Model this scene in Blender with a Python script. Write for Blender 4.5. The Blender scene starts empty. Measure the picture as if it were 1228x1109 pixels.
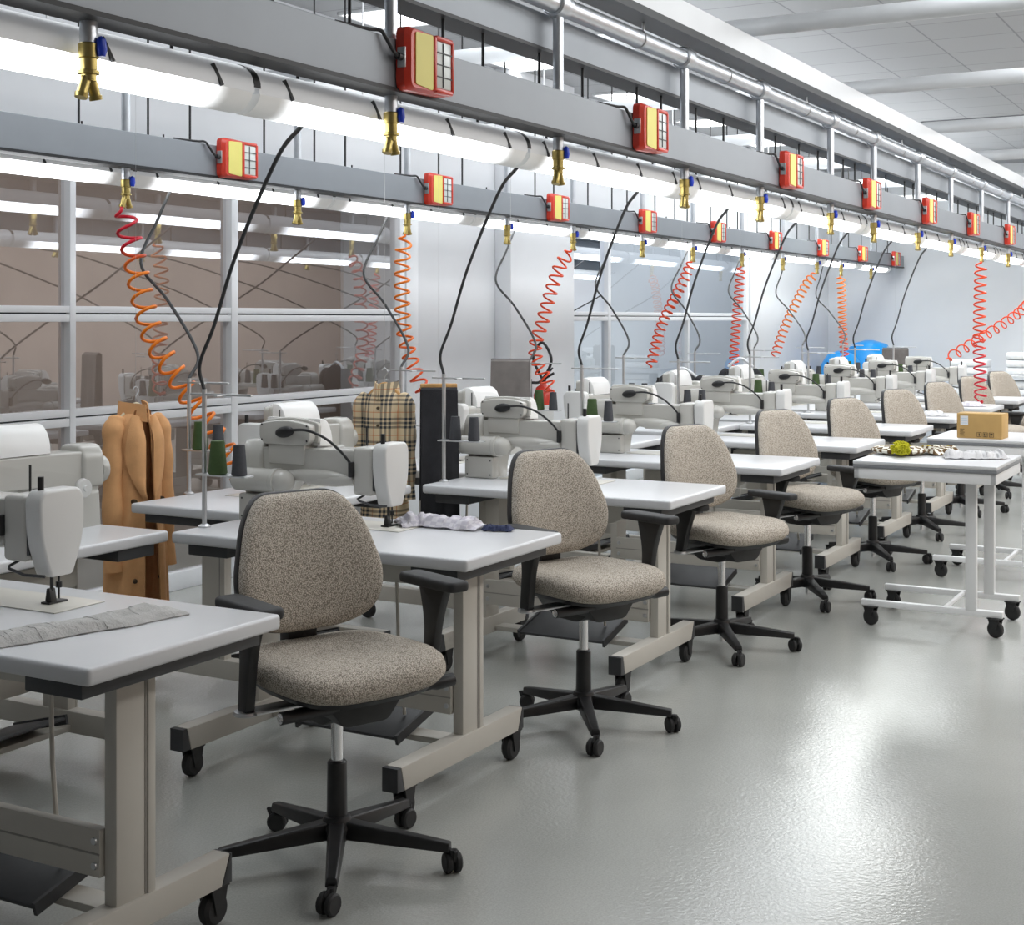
import bpy, bmesh, math, random
from mathutils import Vector, Matrix, noise
R = math.radians; PI = math.pi
random.seed(7)
COL = bpy.context.scene.collection
SC = bpy.context.scene

# ------------------------------------------------------------------ materials
def newmat(name):
    m = bpy.data.materials.new(name); m.use_nodes = True
    nt = m.node_tree; b = nt.nodes['Principled BSDF']
    return m, nt, b
def pmat(name, col, rough=.5, metal=0, noise_amt=.06, scale=12, bump=0, bscale=80, emit=None, estr=0, coat=0, spec=None):
    m, nt, b = newmat(name)
    N = nt.nodes; L = nt.links
    tc = N.new('ShaderNodeTexCoord')
    nz = N.new('ShaderNodeTexNoise'); nz.inputs['Scale'].default_value = scale; nz.inputs['Detail'].default_value = 4
    L.new(tc.outputs['Object'], nz.inputs['Vector'])
    rp = N.new('ShaderNodeValToRGB')
    c = Vector(col)
    a = c * (1 - noise_amt); d = c * (1 + noise_amt)
    rp.color_ramp.elements[0].position = .3; rp.color_ramp.elements[1].position = .7
    rp.color_ramp.elements[0].color = (*[min(1, v) for v in a], 1); rp.color_ramp.elements[1].color = (*[min(1, v) for v in d], 1)
    L.new(nz.outputs['Fac'], rp.inputs['Fac']); L.new(rp.outputs['Color'], b.inputs['Base Color'])
    b.inputs['Roughness'].default_value = rough; b.inputs['Metallic'].default_value = metal
    if spec is not None: b.inputs['Specular IOR Level'].default_value = spec
    if coat: b.inputs['Coat Weight'].default_value = coat; b.inputs['Coat Roughness'].default_value = .15
    if bump:
        n2 = N.new('ShaderNodeTexNoise'); n2.inputs['Scale'].default_value = bscale; n2.inputs['Detail'].default_value = 3
        L.new(tc.outputs['Object'], n2.inputs['Vector'])
        bp = N.new('ShaderNodeBump'); bp.inputs['Strength'].default_value = bump; bp.inputs['Distance'].default_value = .01
        L.new(n2.outputs['Fac'], bp.inputs['Height']); L.new(bp.outputs['Normal'], b.inputs['Normal'])
    if emit:
        b.inputs['Emission Color'].default_value = (*emit, 1); b.inputs['Emission Strength'].default_value = estr
    return m

M = {}
M['wall'] = pmat('wall_paint', (.75, .77, .80), .75, scale=3, noise_amt=.015)
M['wall_white'] = pmat('wall_paint_white', (.80, .82, .85), .6, scale=3, noise_amt=.015)
M['wall_brown'] = pmat('wall_brown_paint', (.66, .53, .455), .7, scale=2, noise_amt=.05)
M['wall_dark'] = pmat('corridor_paint', (.46, .37, .315), .8, scale=2, noise_amt=.05)
M['frame'] = pmat('window_frame_paint', (.78, .80, .83), .35, noise_amt=.01)
M['gap'] = pmat('frame_gap', (.06, .07, .08), .6)
M['white_lam'] = pmat('white_laminate', (.66, .67, .69), .28, noise_amt=.012, scale=6)
M['white_steel'] = pmat('white_powder_coat', (.82, .83, .84), .35, noise_amt=.01)
M['grey_edge'] = pmat('grey_edge_band', (.22, .23, .245), .5)
M['beige'] = pmat('beige_powder_coat', (.55, .525, .475), .42, noise_amt=.02, scale=8)
M['groove'] = pmat('beige_groove', (.30, .285, .26), .5)
M['machine'] = pmat('machine_enamel', (.52, .51, .475), .25, noise_amt=.015, scale=6, coat=.25)
M['machine_w'] = pmat('machine_enamel_white', (.70, .70, .685), .3, noise_amt=.01, scale=6, coat=.2)
M['hood'] = pmat('white_hood_plastic', (.88, .88, .87), .35, noise_amt=.01)
M['pipe_pale'] = pmat('pale_painted_pipe', (.62, .64, .66), .35, .15, noise_amt=.03, scale=10)
M['housing'] = pmat('self_lit_housing', (.78, .79, .80), .4, noise_amt=.01, emit=(.9, .95, 1), estr=.13)  # weak emission stands in for tube light passing through the housing
M['plate'] = pmat('bed_plate_beige', (.66, .64, .58), .35, noise_amt=.02)
M['black'] = pmat('black_plastic', (.014, .014, .015), .42, noise_amt=.2, scale=30)
M['black_rub'] = pmat('black_rubber', (.022, .022, .023), .65, noise_amt=.2, scale=30)
M['charcoal'] = pmat('charcoal_steel', (.05, .052, .056), .5, noise_amt=.1)
M['chrome'] = pmat('chrome', (.83, .84, .86), .16, 1, noise_amt=.02)
M['steel'] = pmat('brushed_steel', (.62, .63, .64), .35, .9, noise_amt=.04, scale=30)
M['pipe'] = pmat('galvanised_pipe', (.66, .69, .73), .33, .85, noise_amt=.05, scale=18)
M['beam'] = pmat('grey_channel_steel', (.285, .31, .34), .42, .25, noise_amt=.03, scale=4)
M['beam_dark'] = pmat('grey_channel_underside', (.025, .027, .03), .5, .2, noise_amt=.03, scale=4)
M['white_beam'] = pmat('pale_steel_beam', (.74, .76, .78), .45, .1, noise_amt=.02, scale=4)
M['brass'] = pmat('brass', (.44, .345, .12), .3, .85, noise_amt=.12, scale=40)
M['blue'] = pmat('blue_handle', (.01, .05, .55), .4)
M['red'] = pmat('red_plastic', (.68, .045, .022), .33, noise_amt=.06, coat=.2)
M['yellow'] = pmat('yellow_label', (.88, .79, .22), .5, noise_amt=.02)
M['cable'] = pmat('black_cable', (.02, .021, .023), .5)
M['cream'] = pmat('hanger_cream', (.62, .55, .38), .5)
M['wood'] = pmat('hanger_wood', (.52, .29, .10), .45, noise_amt=.15, scale=30)
M['coat'] = pmat('camel_wool', (.72, .385, .17), .85, noise_amt=.07, scale=20, bump=.25, bscale=350)
M['coat_in'] = pmat('camel_lining', (.30, .13, .045), .85, noise_amt=.07, scale=20)
M['dark_cloth'] = pmat('dark_cloth', (.022, .022, .026), .9, noise_amt=.2, scale=20, bump=.2, bscale=300)
M['grey_cloth'] = pmat('taupe_cloth', (.22, .20, .19), .9, noise_amt=.12, scale=14, bump=.2, bscale=300)
M['brown_cloth'] = pmat('brown_grey_cloth', (.15, .135, .13), .9, noise_amt=.2, scale=14)
M['linen'] = pmat('grey_linen', (.46, .45, .435), .9, noise_amt=.12, scale=40, bump=.35, bscale=160)
M['lgrey_cloth'] = pmat('pale_grey_jersey', (.60, .60, .61), .9, noise_amt=.05, scale=20, bump=.2, bscale=200)
M['navy'] = pmat('navy_fringe', (.03, .04, .10), .9, noise_amt=.2, scale=60)
M['towel'] = pmat('white_towel', (.74, .76, .78), .9, noise_amt=.04, scale=30, bump=.3, bscale=150)
M['green'] = pmat('green_thread', (.045, .085, .022), .7, noise_amt=.1, scale=90)
M['grey_thread'] = pmat('charcoal_thread', (.05, .052, .06), .7, noise_amt=.1, scale=90)
M['bluebag'] = pmat('bright_blue_plastic', (.005, .30, .78), .35, noise_amt=.08, scale=8)
M['card'] = pmat('cardboard', (.52, .33, .12), .75, noise_amt=.04, scale=15)
M['tape'] = pmat('cardboard_tape', (.62, .44, .20), .35)
M['ink'] = pmat('printed_ink', (.06, .04, .02), .7)
M['label'] = pmat('label_paper', (.62, .72, .80), .5)
M['ext'] = pmat('extinguisher_red', (.62, .03, .012), .25, coat=.4)
M['pom'] = pmat('lime_yarn', (.52, .50, .02), .9, noise_amt=.2, scale=60)
M['mustard'] = pmat('mustard_yarn', (.45, .36, .02), .9, noise_amt=.2, scale=60)
M['vent'] = pmat('vent_dark', (.05, .055, .06), .6)
M['silver_lens'] = pmat('lens_body', (.75, .80, .78), .2, noise_amt=.05)

def fabric():
    m, nt, b = newmat('beige_tweed'); N = nt.nodes; L = nt.links
    tc = N.new('ShaderNodeTexCoord')
    v = N.new('ShaderNodeTexVoronoi'); v.inputs['Scale'].default_value = 290; v.inputs['Randomness'].default_value = .9
    L.new(tc.outputs['Object'], v.inputs['Vector'])
    r = N.new('ShaderNodeValToRGB'); e = r.color_ramp.elements
    e[0].position = 0; e[0].color = (.84, .78, .69, 1); e[1].position = .70; e[1].color = (.265, .235, .195, 1)
    x = e.new(.36); x.color = (.645, .585, .51, 1)
    L.new(v.outputs['Distance'], r.inputs['Fac'])
    mx = N.new('ShaderNodeMixRGB'); mx.blend_type = 'MULTIPLY'; mx.inputs[0].default_value = .42
    sep = N.new('ShaderNodeSeparateColor'); L.new(v.outputs['Color'], sep.inputs[0])
    r2 = N.new('ShaderNodeValToRGB'); r2.color_ramp.elements[0].color = (.45, .43, .40, 1); r2.color_ramp.elements[1].color = (1, 1, 1, 1)
    L.new(sep.outputs[0], r2.inputs['Fac']); L.new(r.outputs['Color'], mx.inputs[1]); L.new(r2.outputs['Color'], mx.inputs[2])
    L.new(mx.outputs['Color'], b.inputs['Base Color']); b.inputs['Roughness'].default_value = .92
    b.inputs['Specular IOR Level'].default_value = .2
    bp = N.new('ShaderNodeBump'); bp.inputs['Strength'].default_value = .5; bp.inputs['Distance'].default_value = .003; bp.invert = True
    L.new(v.outputs['Distance'], bp.inputs['Height']); L.new(bp.outputs['Normal'], b.inputs['Normal'])
    return m
M['tweed'] = fabric()

def floor_mat():
    m, nt, b = newmat('floor_epoxy'); N = nt.nodes; L = nt.links
    tc = N.new('ShaderNodeTexCoord')
    n1 = N.new('ShaderNodeTexNoise'); n1.inputs['Scale'].default_value = .8; n1.inputs['Detail'].default_value = 5
    L.new(tc.outputs['Object'], n1.inputs['Vector'])
    r1 = N.new('ShaderNodeValToRGB'); r1.color_ramp.elements[0].position = .35; r1.color_ramp.elements[1].position = .68
    r1.color_ramp.elements[0].color = (.39, .40, .375, 1); r1.color_ramp.elements[1].color = (.48, .49, .465, 1)
    L.new(n1.outputs['Fac'], r1.inputs['Fac'])
    n2 = N.new('ShaderNodeTexNoise'); n2.inputs['Scale'].default_value = 190; n2.inputs['Detail'].default_value = 2
    L.new(tc.outputs['Object'], n2.inputs['Vector'])
    r2 = N.new('ShaderNodeValToRGB'); r2.color_ramp.elements[0].position = .3; r2.color_ramp.elements[1].position = .7
    r2.color_ramp.elements[0].color = (.84, .84, .84, 1); r2.color_ramp.elements[1].color = (1, 1, 1, 1)
    L.new(n2.outputs['Fac'], r2.inputs['Fac'])
    mx = N.new('ShaderNodeMixRGB'); mx.blend_type = 'MULTIPLY'; mx.inputs[0].default_value = 1
    L.new(r1.outputs['Color'], mx.inputs[1]); L.new(r2.outputs['Color'], mx.inputs[2])
    L.new(mx.outputs['Color'], b.inputs['Base Color'])
    b.inputs['Roughness'].default_value = .19; b.inputs['Specular IOR Level'].default_value = .6
    bp = N.new('ShaderNodeBump'); bp.inputs['Strength'].default_value = .22; bp.inputs['Distance'].default_value = .004
    n3 = N.new('ShaderNodeTexNoise'); n3.inputs['Scale'].default_value = 75; n3.inputs['Detail'].default_value = 2
    L.new(tc.outputs['Object'], n3.inputs['Vector'])
    L.new(n3.outputs['Fac'], bp.inputs['Height']); L.new(bp.outputs['Normal'], b.inputs['Normal'])
    return m
M['floor'] = floor_mat()

def ceil_mat():
    m, nt, b = newmat('ceiling_tiles'); N = nt.nodes; L = nt.links
    tc = N.new('ShaderNodeTexCoord')
    br = N.new('ShaderNodeTexBrick'); br.offset = 0; br.squash = 1
    br.inputs['Scale'].default_value = 1; br.inputs['Brick Width'].default_value = .56; br.inputs['Row Height'].default_value = .56
    br.inputs['Mortar Size'].default_value = .007; br.inputs['Mortar Smooth'].default_value = .2
    br.inputs['Color1'].default_value = (.41, .415, .425, 1); br.inputs['Color2'].default_value = (.385, .39, .40, 1); br.inputs['Mortar'].default_value = (.25, .255, .265, 1)
    L.new(tc.outputs['Object'], br.inputs['Vector']); L.new(br.outputs['Color'], b.inputs['Base Color'])
    b.inputs['Roughness'].default_value = .9
    return m
M['ceil'] = ceil_mat()

def plaid(name, base, dark, warm, sc):
    m, nt, b = newmat(name); N = nt.nodes; L = nt.links
    tc = N.new('ShaderNodeTexCoord'); sp = N.new('ShaderNodeSeparateXYZ'); L.new(tc.outputs['Object'], sp.inputs[0])
    def bands(out, off):
        mu = N.new('ShaderNodeMath'); mu.operation = 'MULTIPLY_ADD'; mu.inputs[1].default_value = sc; mu.inputs[2].default_value = 10 + off
        L.new(out, mu.inputs[0]); fr = N.new('ShaderNodeMath'); fr.operation = 'FRACT'; L.new(mu.outputs[0], fr.inputs[0])
        r = N.new('ShaderNodeValToRGB'); r.color_ramp.interpolation = 'CONSTANT'; e = r.color_ramp.elements
        e[0].position = 0; e[0].color = (0, 0, 0, 1); e[1].position = .08; e[1].color = (1, 0, 0, 1)
        for p, c in ((.18, (0, 0, 0, 1)), (.26, (1, 0, 0, 1)), (.36, (0, 0, 0, 1)), (.44, (1, 0, 0, 1)), (.54, (0, 0, 0, 1)), (.76, (0, 1, 0, 1)), (.80, (0, 0, 0, 1))):
            x = e.new(p); x.color = c
        L.new(fr.outputs[0], r.inputs['Fac']); s2 = N.new('ShaderNodeSeparateColor'); L.new(r.outputs['Color'], s2.inputs[0])
        return s2
    a = bands(sp.outputs['X'], 0); c = bands(sp.outputs['Z'], .3)
    def add(o1, o2):
        n = N.new('ShaderNodeMath'); n.operation = 'ADD'; L.new(o1, n.inputs[0]); L.new(o2, n.inputs[1])
        h = N.new('ShaderNodeMath'); h.operation = 'MULTIPLY'; h.inputs[1].default_value = .62; h.use_clamp = True; L.new(n.outputs[0], h.inputs[0]); return h
    mx = N.new('ShaderNodeMixRGB'); mx.inputs[1].default_value = (*base, 1); mx.inputs[2].default_value = (*warm, 1); L.new(add(a.outputs[1], c.outputs[1]).outputs[0], mx.inputs[0])
    m2 = N.new('ShaderNodeMixRGB'); m2.inputs[2].default_value = (*dark, 1); L.new(mx.outputs[0], m2.inputs[1]); L.new(add(a.outputs[0], c.outputs[0]).outputs[0], m2.inputs[0])
    L.new(m2.outputs[0], b.inputs['Base Color']); b.inputs['Roughness'].default_value = .85
    return m
M['plaid'] = plaid('check_shirt_cloth', (.66, .53, .34), (.03, .035, .045), (.55, .16, .05), 9.5)

def checks(name, c1, c2, sc, axis2='Y'):
    m, nt, b = newmat(name); N = nt.nodes; L = nt.links
    tc = N.new('ShaderNodeTexCoord'); ck = N.new('ShaderNodeTexChecker'); ck.inputs['Scale'].default_value = sc
    ck.inputs['Color1'].default_value = (*c1, 1); ck.inputs['Color2'].default_value = (*c2, 1)
    L.new(tc.outputs['Object'], ck.inputs['Vector']); L.new(ck.outputs['Color'], b.inputs['Base Color']); b.inputs['Roughness'].default_value = .9
    return m
M['lilac'] = checks('pale_checked_cotton', (.62, .60, .64), (.50, .48, .54), 40)
M['knit'] = checks('brown_white_knit', (.82, .80, .70), (.13, .075, .03), 34)

def coil_mat(name, stops):   # colour by height above the floor
    m, nt, b = newmat(name); N = nt.nodes; L = nt.links
    g = N.new('ShaderNodeNewGeometry'); sp = N.new('ShaderNodeSeparateXYZ'); L.new(g.outputs['Position'], sp.inputs[0])
    mr = N.new('ShaderNodeMapRange'); mr.inputs['From Min'].default_value = .7; mr.inputs['From Max'].default_value = 2.1
    L.new(sp.outputs['Z'], mr.inputs['Value']); r = N.new('ShaderNodeValToRGB'); e = r.color_ramp.elements
    e[0].position = stops[0][0]; e[0].color = (*stops[0][1], 1); e[1].position = stops[-1][0]; e[1].color = (*stops[-1][1], 1)
    for p, c in stops[1:-1]: x = e.new(p); x.color = (*c, 1)
    L.new(mr.outputs[0], r.inputs['Fac']); L.new(r.outputs['Color'], b.inputs['Base Color'])
    b.inputs['Roughness'].default_value = .38; b.inputs['Specular IOR Level'].default_value = .3
    return m
RED = (.55, .012, .03); ORG = (.85, .22, .015); RO = (.72, .065, .012)
M['coil_top_red'] = coil_mat('hose_red_to_orange', [(0, ORG), (.72, ORG), (.80, RED), (1, RED)])
M['coil_mid'] = coil_mat('hose_orange_red', [(0, RO), (.3, RO), (.6, ORG), (.88, ORG), (1, RO)])
M['coil_ro'] = coil_mat('hose_vermilion', [(0, RO), (1, RO)])
M['coil_low_red'] = coil_mat('hose_orange_to_red', [(0, RED), (.3, RED), (.5, RO), (1, RO)])

def glass_mat(name, refl, tint):
    m = bpy.data.materials.new(name); m.use_nodes = True; nt = m.node_tree; N = nt.nodes; L = nt.links
    N.remove(N['Principled BSDF']); out = N['Material Output']
    g = N.new('ShaderNodeBsdfGlossy'); g.inputs['Roughness'].default_value = .012; g.inputs['Color'].default_value = (.92, .95, 1, 1)
    t = N.new('ShaderNodeBsdfTransparent'); t.inputs['Color'].default_value = (*tint, 1)
    mx = N.new('ShaderNodeMixShader'); lw = N.new('ShaderNodeLayerWeight'); lw.inputs['Blend'].default_value = .25
    mr = N.new('ShaderNodeMapRange'); mr.inputs['To Min'].default_value = refl; mr.inputs['To Max'].default_value = 1
    L.new(lw.outputs['Fresnel'], mr.inputs['Value']); L.new(mr.outputs[0], mx.inputs['Fac'])
    L.new(t.outputs[0], mx.inputs[1]); L.new(g.outputs[0], mx.inputs[2]); L.new(mx.outputs[0], out.inputs['Surface'])
    return m
M['glass'] = glass_mat('window_glass_brown_room', .24, (.84, .85, .86))
M['glass2'] = glass_mat('window_glass_light_room', .12, (.85, .88, .9))

def diffuser_mat(name, half, strength):
    m, nt, b = newmat(name); N = nt.nodes; L = nt.links
    tc = N.new('ShaderNodeTexCoord'); sp = N.new('ShaderNodeSeparateXYZ'); L.new(tc.outputs['Object'], sp.inputs[0])
    ab = N.new('ShaderNodeMath'); ab.operation = 'ABSOLUTE'; L.new(sp.outputs['Y'], ab.inputs[0])
    mr = N.new('ShaderNodeMapRange'); mr.interpolation_type = 'SMOOTHSTEP'
    mr.inputs['From Min'].default_value = half - .30; mr.inputs['From Max'].default_value = half - .08
    mr.inputs['To Min'].default_value = strength; mr.inputs['To Max'].default_value = .10
    L.new(ab.outputs[0], mr.inputs['Value'])
    b.inputs['Base Color'].default_value = (.85, .85, .83, 1); b.inputs['Roughness'].default_value = .4
    b.inputs['Emission Color'].default_value = (.95, .98, 1, 1); L.new(mr.outputs[0], b.inputs['Emission Strength'])
    return m
M['diffuser'] = diffuser_mat('fluorescent_diffuser', .74, 4.8)
def panel_light():
    m, nt, b = newmat('troffer_grid'); N = nt.nodes; L = nt.links
    tc = N.new('ShaderNodeTexCoord'); br = N.new('ShaderNodeTexBrick'); br.offset = 0
    br.inputs['Scale'].default_value = 1; br.inputs['Brick Width'].default_value = .085; br.inputs['Row Height'].default_value = .085; br.inputs['Mortar Size'].default_value = .004
    br.inputs['Color1'].default_value = (1, 1, 1, 1); br.inputs['Color2'].default_value = (.93, .93, .93, 1); br.inputs['Mortar'].default_value = (.45, .45, .45, 1)
    L.new(tc.outputs['Object'], br.inputs['Vector']); L.new(br.outputs['Color'], b.inputs['Emission Color']); b.inputs['Emission Strength'].default_value = 4.5
    b.inputs['Base Color'].default_value = (.8, .8, .8, 1)
    return m
M['troffer'] = panel_light()

# ------------------------------------------------------------------ mesh builder
def rpoly(pts, r, seg=5):
    """rounded polygon; r scalar or list"""
    out = []; n = len(pts)
    for i in range(n):
        p = Vector(pts[i]); a = Vector(pts[i - 1]); c = Vector(pts[(i + 1) % n])
        rr = r[i] if isinstance(r, (list, tuple)) else r
        if rr <= 0: out.append(tuple(p)); continue
        u = (a - p); v = (c - p); lu, lv = u.length, v.length; u /= lu; v /= lv
        d = min(rr, lu * .49, lv * .49)
        s, e = p + u * d, p + v * d
        for k in range(seg + 1):
            t = k / seg; q = s * (1 - t) ** 2 + p * 2 * t * (1 - t) + e * t * t
            out.append(tuple(q))
    return out
AX = {'x': lambda u, v, w: (w, u, v), 'y': lambda u, v, w: (u, w, v), 'z': lambda u, v, w: (u, v, w)}
def thicken(t, th):
    bmesh.ops.recalc_face_normals(t, faces=t.faces); t.normal_update()
    vs = t.verts[:]; fs = t.faces[:]; be = [e for e in t.edges if e.is_boundary]
    mp = {v: t.verts.new(v.co - v.normal * th) for v in vs}
    for f in fs: t.faces.new([mp[v] for v in reversed(f.verts)])
    for e in be:
        a, b = e.verts; t.faces.new((a, b, mp[b], mp[a]))
class MB:
    def __init__(s): s.bm = bmesh.new(); s.mi = 0
    def _merge(s, t, mat=None):
        if mat is not None: bmesh.ops.transform(t, matrix=mat, verts=t.verts)
        bmesh.ops.recalc_face_normals(t, faces=t.faces)
        for f in t.faces: f.material_index = s.mi
        me = bpy.data.meshes.new('tmp'); t.to_mesh(me); t.free(); s.bm.from_mesh(me); bpy.data.meshes.remove(me)
        return s
    def box(s, x0, x1, y0, y1, z0, z1, bev=0, seg=2, mat=None):
        t = bmesh.new(); bmesh.ops.create_cube(t, size=1)
        for v in t.verts: v.co = ((x0 + x1) / 2 + v.co.x * (x1 - x0), (y0 + y1) / 2 + v.co.y * (y1 - y0), (z0 + z1) / 2 + v.co.z * (z1 - z0))
        if bev: bmesh.ops.bevel(t, geom=t.edges[:], offset=min(bev, .49 * min(x1 - x0, y1 - y0, z1 - z0)), segments=seg, profile=.5, affect='EDGES')
        return s._merge(t, mat)
    def prism(s, pts, ax, a0, a1, bev=0, seg=2, mat=None, pts1=None):
        t = bmesh.new(); f = AX[ax]
        lo = [t.verts.new(f(u, v, a0)) for u, v in pts]; hi = [t.verts.new(f(u, v, a1)) for u, v in (pts1 or pts)]
        n = len(pts); e = []
        fl = t.faces.new(lo[::-1]); fh = t.faces.new(hi)
        for i in range(n): t.faces.new((lo[i], lo[(i + 1) % n], hi[(i + 1) % n], hi[i]))
        if bev:
            bmesh.ops.recalc_face_normals(t, faces=t.faces)
            bmesh.ops.bevel(t, geom=list(set(fl.edges[:] + fh.edges[:])), offset=bev, segments=seg, profile=.5, affect='EDGES', clamp_overlap=True)
        return s._merge(t, mat)
    def tube(s, pts, r, seg=8, cap=True):
        pts = [Vector(p) for p in pts]; n = len(pts); t = bmesh.new(); rings = []; up = None
        for i, p in enumerate(pts):
            d = (pts[min(i + 1, n - 1)] - pts[max(i - 1, 0)]).normalized()
            if up is None:
                up = Vector((0, 0, 1)) if abs(d.z) < .9 else Vector((1, 0, 0))
            a = d.cross(up).normalized(); up = a.cross(d).normalized()
            rr = r[i] if isinstance(r, (list, tuple)) else r
            rings.append([t.verts.new(p + (a * math.cos(2 * PI * k / seg) + up * math.sin(2 * PI * k / seg)) * rr) for k in range(seg)])
        for i in range(n - 1):
            for k in range(seg): t.faces.new((rings[i][k], rings[i][(k + 1) % seg], rings[i + 1][(k + 1) % seg], rings[i + 1][k]))
        if cap: t.faces.new(rings[0][::-1]); t.faces.new(rings[-1])
        return s._merge(t)
    def cyl(s, a, b, r0, r1=None, seg=16): return s.tube([a, b], [r0, r0 if r1 is None else r1], seg)
    def lathe(s, prof, c=(0, 0, 0), seg=20, ax='z', mat=None):
        """prof: list of (r, h)"""
        t = bmesh.new(); rings = []
        for r, h in prof:
            ring = []
            for k in range(seg):
                a = 2 * PI * k / seg; u, v = r * math.cos(a), r * math.sin(a)
                q = AX[ax](u, v, h); ring.append(t.verts.new((c[0] + q[0], c[1] + q[1], c[2] + q[2])))
            rings.append(ring)
        for i in range(len(prof) - 1):
            for k in range(seg): t.faces.new((rings[i][k], rings[i][(k + 1) % seg], rings[i + 1][(k + 1) % seg], rings[i + 1][k]))
        if prof[0][0] > 1e-5: t.faces.new(rings[0][::-1])
        if prof[-1][0] > 1e-5: t.faces.new(rings[-1])
        bmesh.ops.remove_doubles(t, verts=t.verts, dist=1e-6)
        return s._merge(t, mat)
    def ell(s, c, rx, ry, rz, seg=16, mat=None):
        t = bmesh.new(); bmesh.ops.create_uvsphere(t, u_segments=seg, v_segments=seg // 2 + 2, radius=1)
        for v in t.verts: v.co = (v.co.x * rx, v.co.y * ry, v.co.z * rz)
        m = Matrix.Translation(c) @ (mat or Matrix())
        return s._merge(t, m)
    def rings(s, R_, closed=True, capa=True, capb=True):
        t = bmesh.new(); V = [[t.verts.new(p) for p in ring] for ring in R_]; n = len(V[0])
        for i in range(len(V) - 1):
            for k in range(n if closed else n - 1): t.faces.new((V[i][k], V[i][(k + 1) % n], V[i + 1][(k + 1) % n], V[i + 1][k]))
        if closed and capa: t.faces.new(V[0][::-1])
        if closed and capb: t.faces.new(V[-1])
        return s._merge(t)
    def grid(s, fn, nu, nv, thick=0):
        t = bmesh.new(); P = [[Vector(fn(i / nu, j / nv)) for j in range(nv + 1)] for i in range(nu + 1)]
        V = [[t.verts.new(p) for p in row] for row in P]
        for i in range(nu):
            for j in range(nv): t.faces.new((V[i][j], V[i + 1][j], V[i + 1][j + 1], V[i][j + 1]))
        if thick:
            thicken(t, thick)
        return s._merge(t)
    def build(s, name, mats, parent=None, smooth=35, loc=None):
        me = bpy.data.meshes.new(name); s.bm.to_mesh(me); s.bm.free()
        for m in (mats if isinstance(mats, (list, tuple)) else [mats]): me.materials.append(M[m])
        if smooth:
            me.shade_smooth(); me.set_sharp_from_angle(angle=R(smooth))
        o = bpy.data.objects.new(name, me); COL.objects.link(o)
        if parent is not None: o.parent = parent
        if loc is not None: o.location = loc
        return o

def tag(o, label, cat, group=None, kind=None):
    o['label'] = label; o['category'] = cat
    if group: o['group'] = group
    if kind: o['kind'] = kind
    return o
def thing(name, loc=(0, 0, 0), rz=0):
    o = bpy.data.objects.new(name, None); COL.objects.link(o); o.empty_display_size = .1
    o.location = loc; o.rotation_euler = (0, 0, rz); return o
def dup(o, parent=None):
    c = o.copy(); COL.objects.link(c)
    if parent is not None: c.parent = parent
    for ch in list(o.children): dup(ch, c)
    return c
def struct(o, label=None):
    o['kind'] = 'structure'
    if label: o['label'] = label
    return o
ORD = ['nearest', 'second', 'third', 'fourth', 'fifth', 'sixth', 'seventh', 'eighth', 'ninth', 'tenth', 'eleventh', 'twelfth', 'thirteenth', 'fourteenth']
def nth(i, what): return f'{ORD[i]} {what}' if i == 0 else f'{ORD[i]}-nearest {what}'
def bez(pts, n=10):
    """Catmull-Rom through pts"""
    P = [Vector(p) for p in pts]; P = [P[0] * 2 - P[1]] + P + [P[-1] * 2 - P[-2]]; out = []
    for i in range(1, len(P) - 2):
        a, b, c, d = P[i - 1:i + 3]
        for k in range(n):
            t = k / n
            out.append(.5 * ((2 * b) + (c - a) * t + (2 * a - 5 * b + 4 * c - d) * t * t + (3 * b - a - 3 * c + d) * t ** 3))
    out.append(P[-2]); return out

# ------------------------------------------------------------------ layout constants (metres; camera over the origin, rows run along +Y)
TH = .778
YC = [2.45, 3.97, 5.55, 6.94, 8.28, 9.58, 10.92, 12.25, 13.58]
TX = -2.765
BX = -3.695; BL = 1.05; BY = [y + .70 for y in YC]
XW = -5.45; YE = 18.5; ZC = 3.45; XR = 2.4; YB = -3.5
XA, XB = -2.30, -4.45           # front faces of the two cable beams

# ------------------------------------------------------------------ room shell
struct(MB().box(-6.9, XR + .1, YB - .1, YE + .1, -.1, 0).build('floor', 'floor', smooth=0))
struct(MB().box(-6.9, XR + .1, YB - .1, YE + .1, ZC, ZC + .1).build('ceiling', 'ceil', smooth=0))
struct(MB().box(-6.9, XR + .1, YE, YE + .1, 0, ZC).build('wall_end', 'wall', smooth=0))
struct(MB().box(XR, XR + .1, YB, YE, 0, ZC).build('wall_right', 'wall_brown', smooth=0))
struct(MB().box(-6.9, XR, YB - .1, YB, 0, ZC).build('wall_back', 'wall', smooth=0))
W1 = (1.9, 8.25, .0, 2.42); W2 = (10.66, 15.30, .0, 2.42)
w = MB()
for a, b in ((YB, W1[0]), (W1[1], W2[0]), (W2[1], YE)): w.box(XW - .1, XW, a, b, 0, ZC)
for q in (W1, W2): w.box(XW - .1, XW, q[0], q[1], q[3], ZC)
struct(w.build('wall_left', 'wall', smooth=0))
struct(MB().box(XW + .002, XW + .14, 9.56, 10.66, 0, ZC - .002, .004).build('trim_1', 'wall_white'))
struct(MB().box(XW + .002, XW + .05, 15.32, 15.62, 0, ZC - .002, .004).build('trim_2', 'wall_white'))
struct(MB().box(XW + .002, XW + .03, 8.27, 8.42, 0, 2.44, .004).build('trim_3', 'frame'))
struct(MB().box(-6.9, -6.8, YB, 9.4, 0, ZC).build('wall_corridor', 'wall_dark', smooth=0))
struct(MB().box(-6.9, -6.8, 9.5, YE, 0, ZC).box(-6.8, XW - .1, 9.4, 9.5, 0, ZC).build('wall_side_room', 'wall', smooth=0))

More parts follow.
